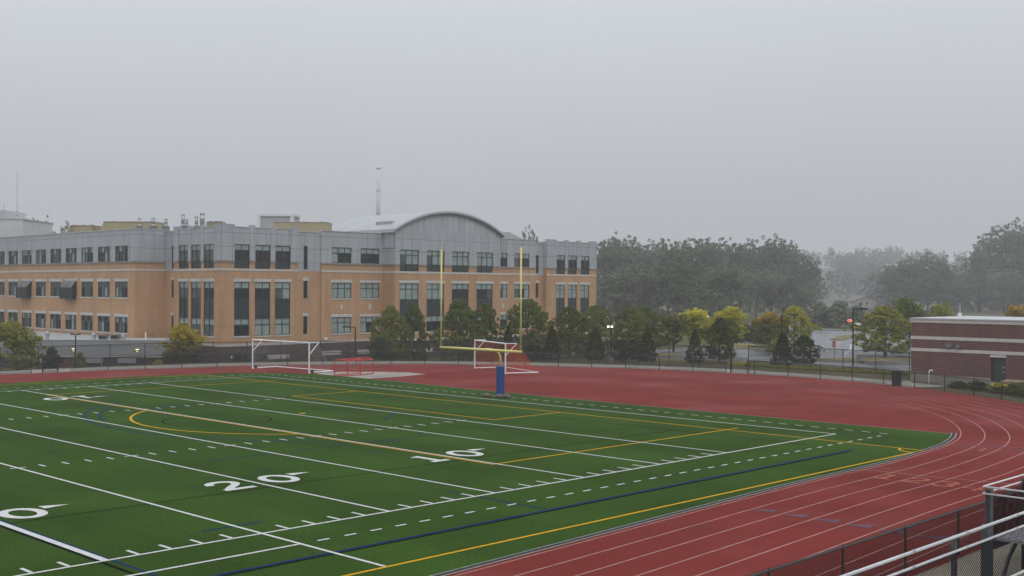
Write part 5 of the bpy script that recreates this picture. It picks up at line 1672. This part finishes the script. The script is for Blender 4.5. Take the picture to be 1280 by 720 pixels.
# the wood behind the parking lot
GW = 'tall hazy trees of the wood behind the parking lot'
WOOD = [(113.3, 100.8, 14.3, 6.9, 'beside the right end of the school'), (126.1, 109.2, 15.7, 6.0, 'tall one just right of the school end'), (120.5, 100.6, 14.9, 7.1, 'above the pole with floodlights'), (118.7, 95.3, 14.0, 6.1, 'above the tree right of the floodlights'),
        (125.0, 96.0, 14.6, 7.1, 'above the dull green forked tree'), (123.3, 90.5, 14.6, 7.8, 'directly above the bright yellow green tree'), (130.2, 90.6, 15.1, 7.7, 'above the bushy dark evergreen'), (141.1, 93.8, 14.8, 6.5, 'lower one in the dip of the skyline'),
        (161.0, 102.1, 15.7, 7.5, 'paler one right of the skyline dip'), (164.0, 99.0, 16.4, 8.8, 'tallest pale one above the orange topped tree'), (171.1, 98.9, 15.9, 7.3, 'pale one above the far light pole'), (173.4, 96.5, 13.1, 6.0, 'last pale one at the right edge of the wood'),
        (101.7, 84.1, 10.2, 7.5, 'lower front one by the floodlights'), (106.0, 79.6, 10.8, 8.7, 'lower front one above the forked tree'), (114.6, 78.0, 10.3, 8.2, 'lower front one above the yellow pair'), (135.9, 84.8, 10.0, 7.9, 'lower front one left of the orange topped tree'),
        (143.8, 83.9, 9.4, 7.3, 'lower front one behind the yellow tree'), (103.4, 89.5, 9.0, 6.4, 'lower front one beside the school end'), (150.2, 84.4, 7.2, 6.0, 'lowest front one at the road bend')]
def farther(x, y, zt, w, k):
    """the same tree set k times as far from the stands"""
    return -41.0 + k * (x + 41.0), -27.4 + k * (y + 27.4), 6.85 + k * (zt - 6.85), w * k


for i, (x, y, zt, w, lab) in enumerate(WOOD):
    x, y, zt, w = farther(x, y, zt, w, 1.5 if i < 12 else 1.32)
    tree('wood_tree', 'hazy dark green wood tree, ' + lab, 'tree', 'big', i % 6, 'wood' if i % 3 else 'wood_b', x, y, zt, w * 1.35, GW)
GR = 'tall hazy trees behind the brick building'
RIGHT = [(176.0, 79.5, 10.5, 6.4, 'left shoulder of the round clump'), (183.3, 79.2, 12.6, 8.1, 'middle left of the round clump'), (191.0, 78.5, 13.6, 8.6, 'tallest of the round clump'), (188.8, 73.6, 11.0, 6.5, 'right shoulder of the round clump'), (185.8, 69.5, 8.7, 5.4, 'small one in the gap right of the round clump'),
         (208.2, 75.2, 14.8, 6.9, 'left end of the tall right edge clump'), (216.0, 74.4, 19.4, 9.9, 'tall one left of the right edge'), (214.2, 69.0, 20.3, 9.7, 'very tall one at the right edge'), (217.6, 65.6, 21.1, 10.4, 'tallest one cut by the right edge'), (193.6, 68.7, 9.9, 8.1, 'lower one before the tall right clump'), (191.9, 63.2, 10.7, 8.0, 'lower one above the brick building door'), (190.1, 57.9, 9.0, 7.8, 'lower one at the right edge')]
for i, (x, y, zt, w, lab) in enumerate(RIGHT):
    x, y, zt, w = farther(x, y, zt, w, 1.62)
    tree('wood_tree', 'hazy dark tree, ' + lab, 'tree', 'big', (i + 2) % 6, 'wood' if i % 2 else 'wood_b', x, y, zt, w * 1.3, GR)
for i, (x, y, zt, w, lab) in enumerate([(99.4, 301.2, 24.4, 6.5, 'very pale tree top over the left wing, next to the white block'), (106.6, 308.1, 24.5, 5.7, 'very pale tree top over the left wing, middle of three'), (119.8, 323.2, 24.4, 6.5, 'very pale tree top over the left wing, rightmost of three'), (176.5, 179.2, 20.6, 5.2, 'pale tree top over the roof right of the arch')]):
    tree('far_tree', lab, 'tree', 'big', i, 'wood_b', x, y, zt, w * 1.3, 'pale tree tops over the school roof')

# far wooded ridge, one mass
NT, NL = 900, 200
base_pts, _c, base_d = crown_points(90, 80, 'big')
allp, alld = [], []
for i in range(NT):
    t_ = rad(2) + rng.random() * rad(46)
    r_ = 600 + 800 * rng.random() ** .85
    x_, y_ = CX + r_ * math.cos(t_), CY + r_ * math.sin(t_)
    h_, w_ = 14 + 8 * rng.random() - 4 * (r_ < 700), 12 + 7 * rng.random()
    ii = rng.integers(0, len(base_pts), NL); sel_ = base_pts[ii]; alld.append(base_d[ii])
    a_ = rng.random() * 6.28
    q = np.stack([x_ + w_ * (sel_[:, 0] * math.cos(a_) - sel_[:, 1] * math.sin(a_)), y_ + w_ * (sel_[:, 0] * math.sin(a_) + sel_[:, 1] * math.cos(a_)), ground_z(x_, y_) + h_ * sel_[:, 2]], 1)
    allp.append(q)
pts = np.concatenate(allp)
me = leaf_mesh('woods', pts, 1.0, np.concatenate(alld)); me.materials.append(LEAF['ridge'])
o = bpy.data.objects.new('woods', me); COL.objects.link(o); tag(o, 'hazy wooded ridge far beyond the parking lot', 'woods', kind='stuff')

# grass tufts along the verge
n = 9000
u = rng.random(n); cen = [(48.9, 31), (49.3, 26), (49.2, 20), (48.7, 13.5)]
yy = 13 + 19 * u; xx = 49.1 + .5 * rng.normal(size=n)
me = leaf_mesh('grass', np.stack([xx, yy, .05 + .12 * rng.random(n)], 1), .07); me.materials.append(LEAF['lime'])
o = bpy.data.objects.new('grass', me); COL.objects.link(o); tag(o, 'ragged grass along the foot of the parking lot fence', 'grass', kind='stuff')

# ------------------------------------------------------------------ far houses
def house(label, cx, cy, z0, wx, dy, eave, ridge, ang, wins=2, wallm='house_wall'):
    t = thing('house', label, 'house', (cx, cy, z0), 'hazy houses beyond the road')
    ca, sa = math.cos(ang), math.sin(ang)
    T = lambda x, y, z: (cx + x * ca - y * sa, cy + x * sa + y * ca, z0 + z)
    m_ = MB()
    for y in (-dy, dy): m_.poly([T(-wx, y, 0), T(wx, y, 0), T(wx, y, eave), T(0, y, ridge), T(-wx, y, eave)])
    for x in (-wx, wx): m_.poly([T(x, -dy, 0), T(x, dy, 0), T(x, dy, eave), T(x, -dy, eave)])
    m_.build('wall', M[wallm], t)
    m_ = MB()
    for sx in (-1, 1):
        e = [T(sx * (wx + .4), -dy - .4, eave - .15), T(sx * (wx + .4), dy + .4, eave - .15), T(0, dy + .4, ridge + .1), T(0, -dy - .4, ridge + .1)]
        m_.poly(e); m_.poly([(p[0], p[1], p[2] - .15) for p in e])
        m_.poly([e[0], e[3], (e[3][0], e[3][1], e[3][2] - .25), (e[0][0], e[0][1], e[0][2] - .25)])
    m_.build('roof', M['house_roof'], t)
    for i in range(wins):
        x = -wx * .5 + wx * i / max(1, wins - 1)
        f = MB(); y = -dy - .05
        f.poly([T(x - .6, y, eave - 2.0), T(x + .6, y, eave - 2.0), T(x + .6, y, eave - .5), T(x - .6, y, eave - .5)]); f.poly([T(x - .75, y + .02, eave - 2.15), T(x + .75, y + .02, eave - 2.15), T(x + .75, y + .02, eave - .35), T(x - .75, y + .02, eave - .35)], 1)
        f.build('window', [M['glass'], M['white_dull']], t)
house('hazy tan gabled house beyond the road bend', 358.5, 180.5, -.1, 4.8, 6.0, 3.2, 5.0, rad(-43), 3)
house('hazy low grey roofed house left of the tan gabled house', 324.5, 172.5, -.5, 8.0, 4.5, 1.6, 3.2, rad(47), 0)
house('hazy grey roofed house right of and below the tan gabled house', 318, 150, -.2, 7, 5, 1.2, 3.6, rad(-20), 0)

# ------------------------------------------------------------------ haze
mb = MB(); mb.box(-1820, 1820, -1820, 1820, -6.0, 66)
hz = mb.build('haze', [])
hm = bpy.data.materials.new('fog'); hm.use_nodes = True
nt = hm.node_tree; nt.nodes.clear()
out = nt.nodes.new('ShaderNodeOutputMaterial'); vol = nt.nodes.new('ShaderNodeVolumePrincipled')
vol.inputs['Color'].default_value = (.91, .925, .955, 1); vol.inputs['Density'].default_value = .00064
vol.inputs['Anisotropy'].default_value = 0.25
vol.inputs['Density Attribute'].default_value = ''
nt.links.new(vol.outputs[0], out.inputs['Volume'])
hz.data.materials.append(hm)
tag(hz, 'pale morning fog over the whole field and school', 'fog', kind='stuff')

# ------------------------------------------------------------------ light
SUN_EL, SUN_AZ = 52, 210
w = bpy.data.worlds.new('World'); scene.world = w; w.use_nodes = True
nt = w.node_tree; N, L = nt.nodes, nt.links
bg = N['Background']
sky = N.new('ShaderNodeTexSky'); sky.sky_type = 'NISHITA'; sky.sun_disc = False
sky.sun_elevation = rad(SUN_EL); sky.sun_rotation = rad(SUN_AZ); sky.air_density = 2; sky.dust_density = 8
bw = N.new('ShaderNodeRGBToBW'); L.new(sky.outputs[0], bw.inputs[0])
# overcast sheet: about three times brighter overhead than at the horizon
tc = N.new('ShaderNodeTexCoord'); sx = N.new('ShaderNodeSeparateXYZ'); L.new(tc.outputs['Generated'], sx.inputs[0])
cl_ = N.new('ShaderNodeMath'); cl_.operation = 'MAXIMUM'; cl_.inputs[1].default_value = 0; L.new(sx.outputs[2], cl_.inputs[0])
rm = N.new('ShaderNodeMapRange'); rm.inputs['From Min'].default_value = 0; rm.inputs['From Max'].default_value = 1
rm.inputs['To Min'].default_value = 4.5; rm.inputs['To Max'].default_value = 15.5; L.new(cl_.outputs[0], rm.inputs['Value'])
nz = N.new('ShaderNodeTexNoise'); nz.inputs['Scale'].default_value = 1.6; nz.inputs['Detail'].default_value = 5; L.new(tc.outputs['Generated'], nz.inputs['Vector'])
rn = N.new('ShaderNodeMapRange'); rn.inputs['To Min'].default_value = .93; rn.inputs['To Max'].default_value = 1.07; L.new(nz.outputs['Fac'], rn.inputs['Value'])
m1 = N.new('ShaderNodeMath'); m1.operation = 'MULTIPLY'; L.new(rm.outputs['Result'], m1.inputs[0]); L.new(rn.outputs['Result'], m1.inputs[1])
vm = N.new('ShaderNodeVectorMath'); vm.operation = 'SCALE'; vm.inputs[0].default_value = (.94, .985, 1.06); L.new(m1.outputs[0], vm.inputs['Scale'])
mx = N.new('ShaderNodeMix'); mx.data_type = 'RGBA'; mx.inputs['Factor'].default_value = .93
L.new(sky.outputs[0], mx.inputs['A']); L.new(vm.outputs[0], mx.inputs['B'])
L.new(mx.outputs['Result'], bg.inputs['Color']); bg.inputs['Strength'].default_value = .1

sd = bpy.data.lights.new('sun', 'SUN'); sd.energy = .5; sd.angle = rad(25); sd.color = (1, .97, .93)
so_ = bpy.data.objects.new('sun', sd); COL.objects.link(so_)
az = rad(SUN_AZ)
dirv = Vector((math.sin(az) * math.cos(rad(SUN_EL)), math.cos(az) * math.cos(rad(SUN_EL)), math.sin(rad(SUN_EL))))   # towards the sun
so_.rotation_euler = (-dirv).to_track_quat('-Z', 'Y').to_euler()
so_.location = (0, 0, 45)

# ------------------------------------------------------------------ camera
cd = bpy.data.cameras.new('camera'); cam = bpy.data.objects.new('camera', cd); COL.objects.link(cam)
cd.sensor_width = 36; cd.lens = 1445.14 / 1280 * 36; cd.clip_start = .1; cd.clip_end = 5000
yaw, pit, roll = 0.773290576, 0.000612559, 0.004911372
fw = Vector((math.cos(pit) * math.cos(yaw), math.cos(pit) * math.sin(yaw), math.sin(pit)))
r_ = Vector((math.sin(yaw), -math.cos(yaw), 0)); u_ = r_.cross(fw)
R2 = r_ * math.cos(roll) + u_ * math.sin(roll); U2 = -r_ * math.sin(roll) + u_ * math.cos(roll)
mat4 = Matrix((R2, U2, -fw)).transposed().to_4x4()
mat4.translation = Vector((-41.0305536, -27.4016716, 6.85285169))
cam.matrix_world = mat4
scene.camera = cam

# ------------------------------------------------------------------ render settings
scene.render.engine = 'CYCLES'
cy = scene.cycles
cy.use_denoising = True
try: cy.denoiser = 'OPENIMAGEDENOISE'
except Exception: pass
cy.max_bounces = 8; cy.diffuse_bounces = 3; cy.glossy_bounces = 3; cy.transmission_bounces = 2; cy.volume_bounces = 2; cy.transparent_max_bounces = 16
cy.use_adaptive_sampling = True; cy.adaptive_threshold = .01
vs = scene.view_settings
vs.view_transform = 'Standard'; vs.look = 'None'; vs.exposure = 0.0; vs.gamma = 1.0; vs.use_curve_mapping = False
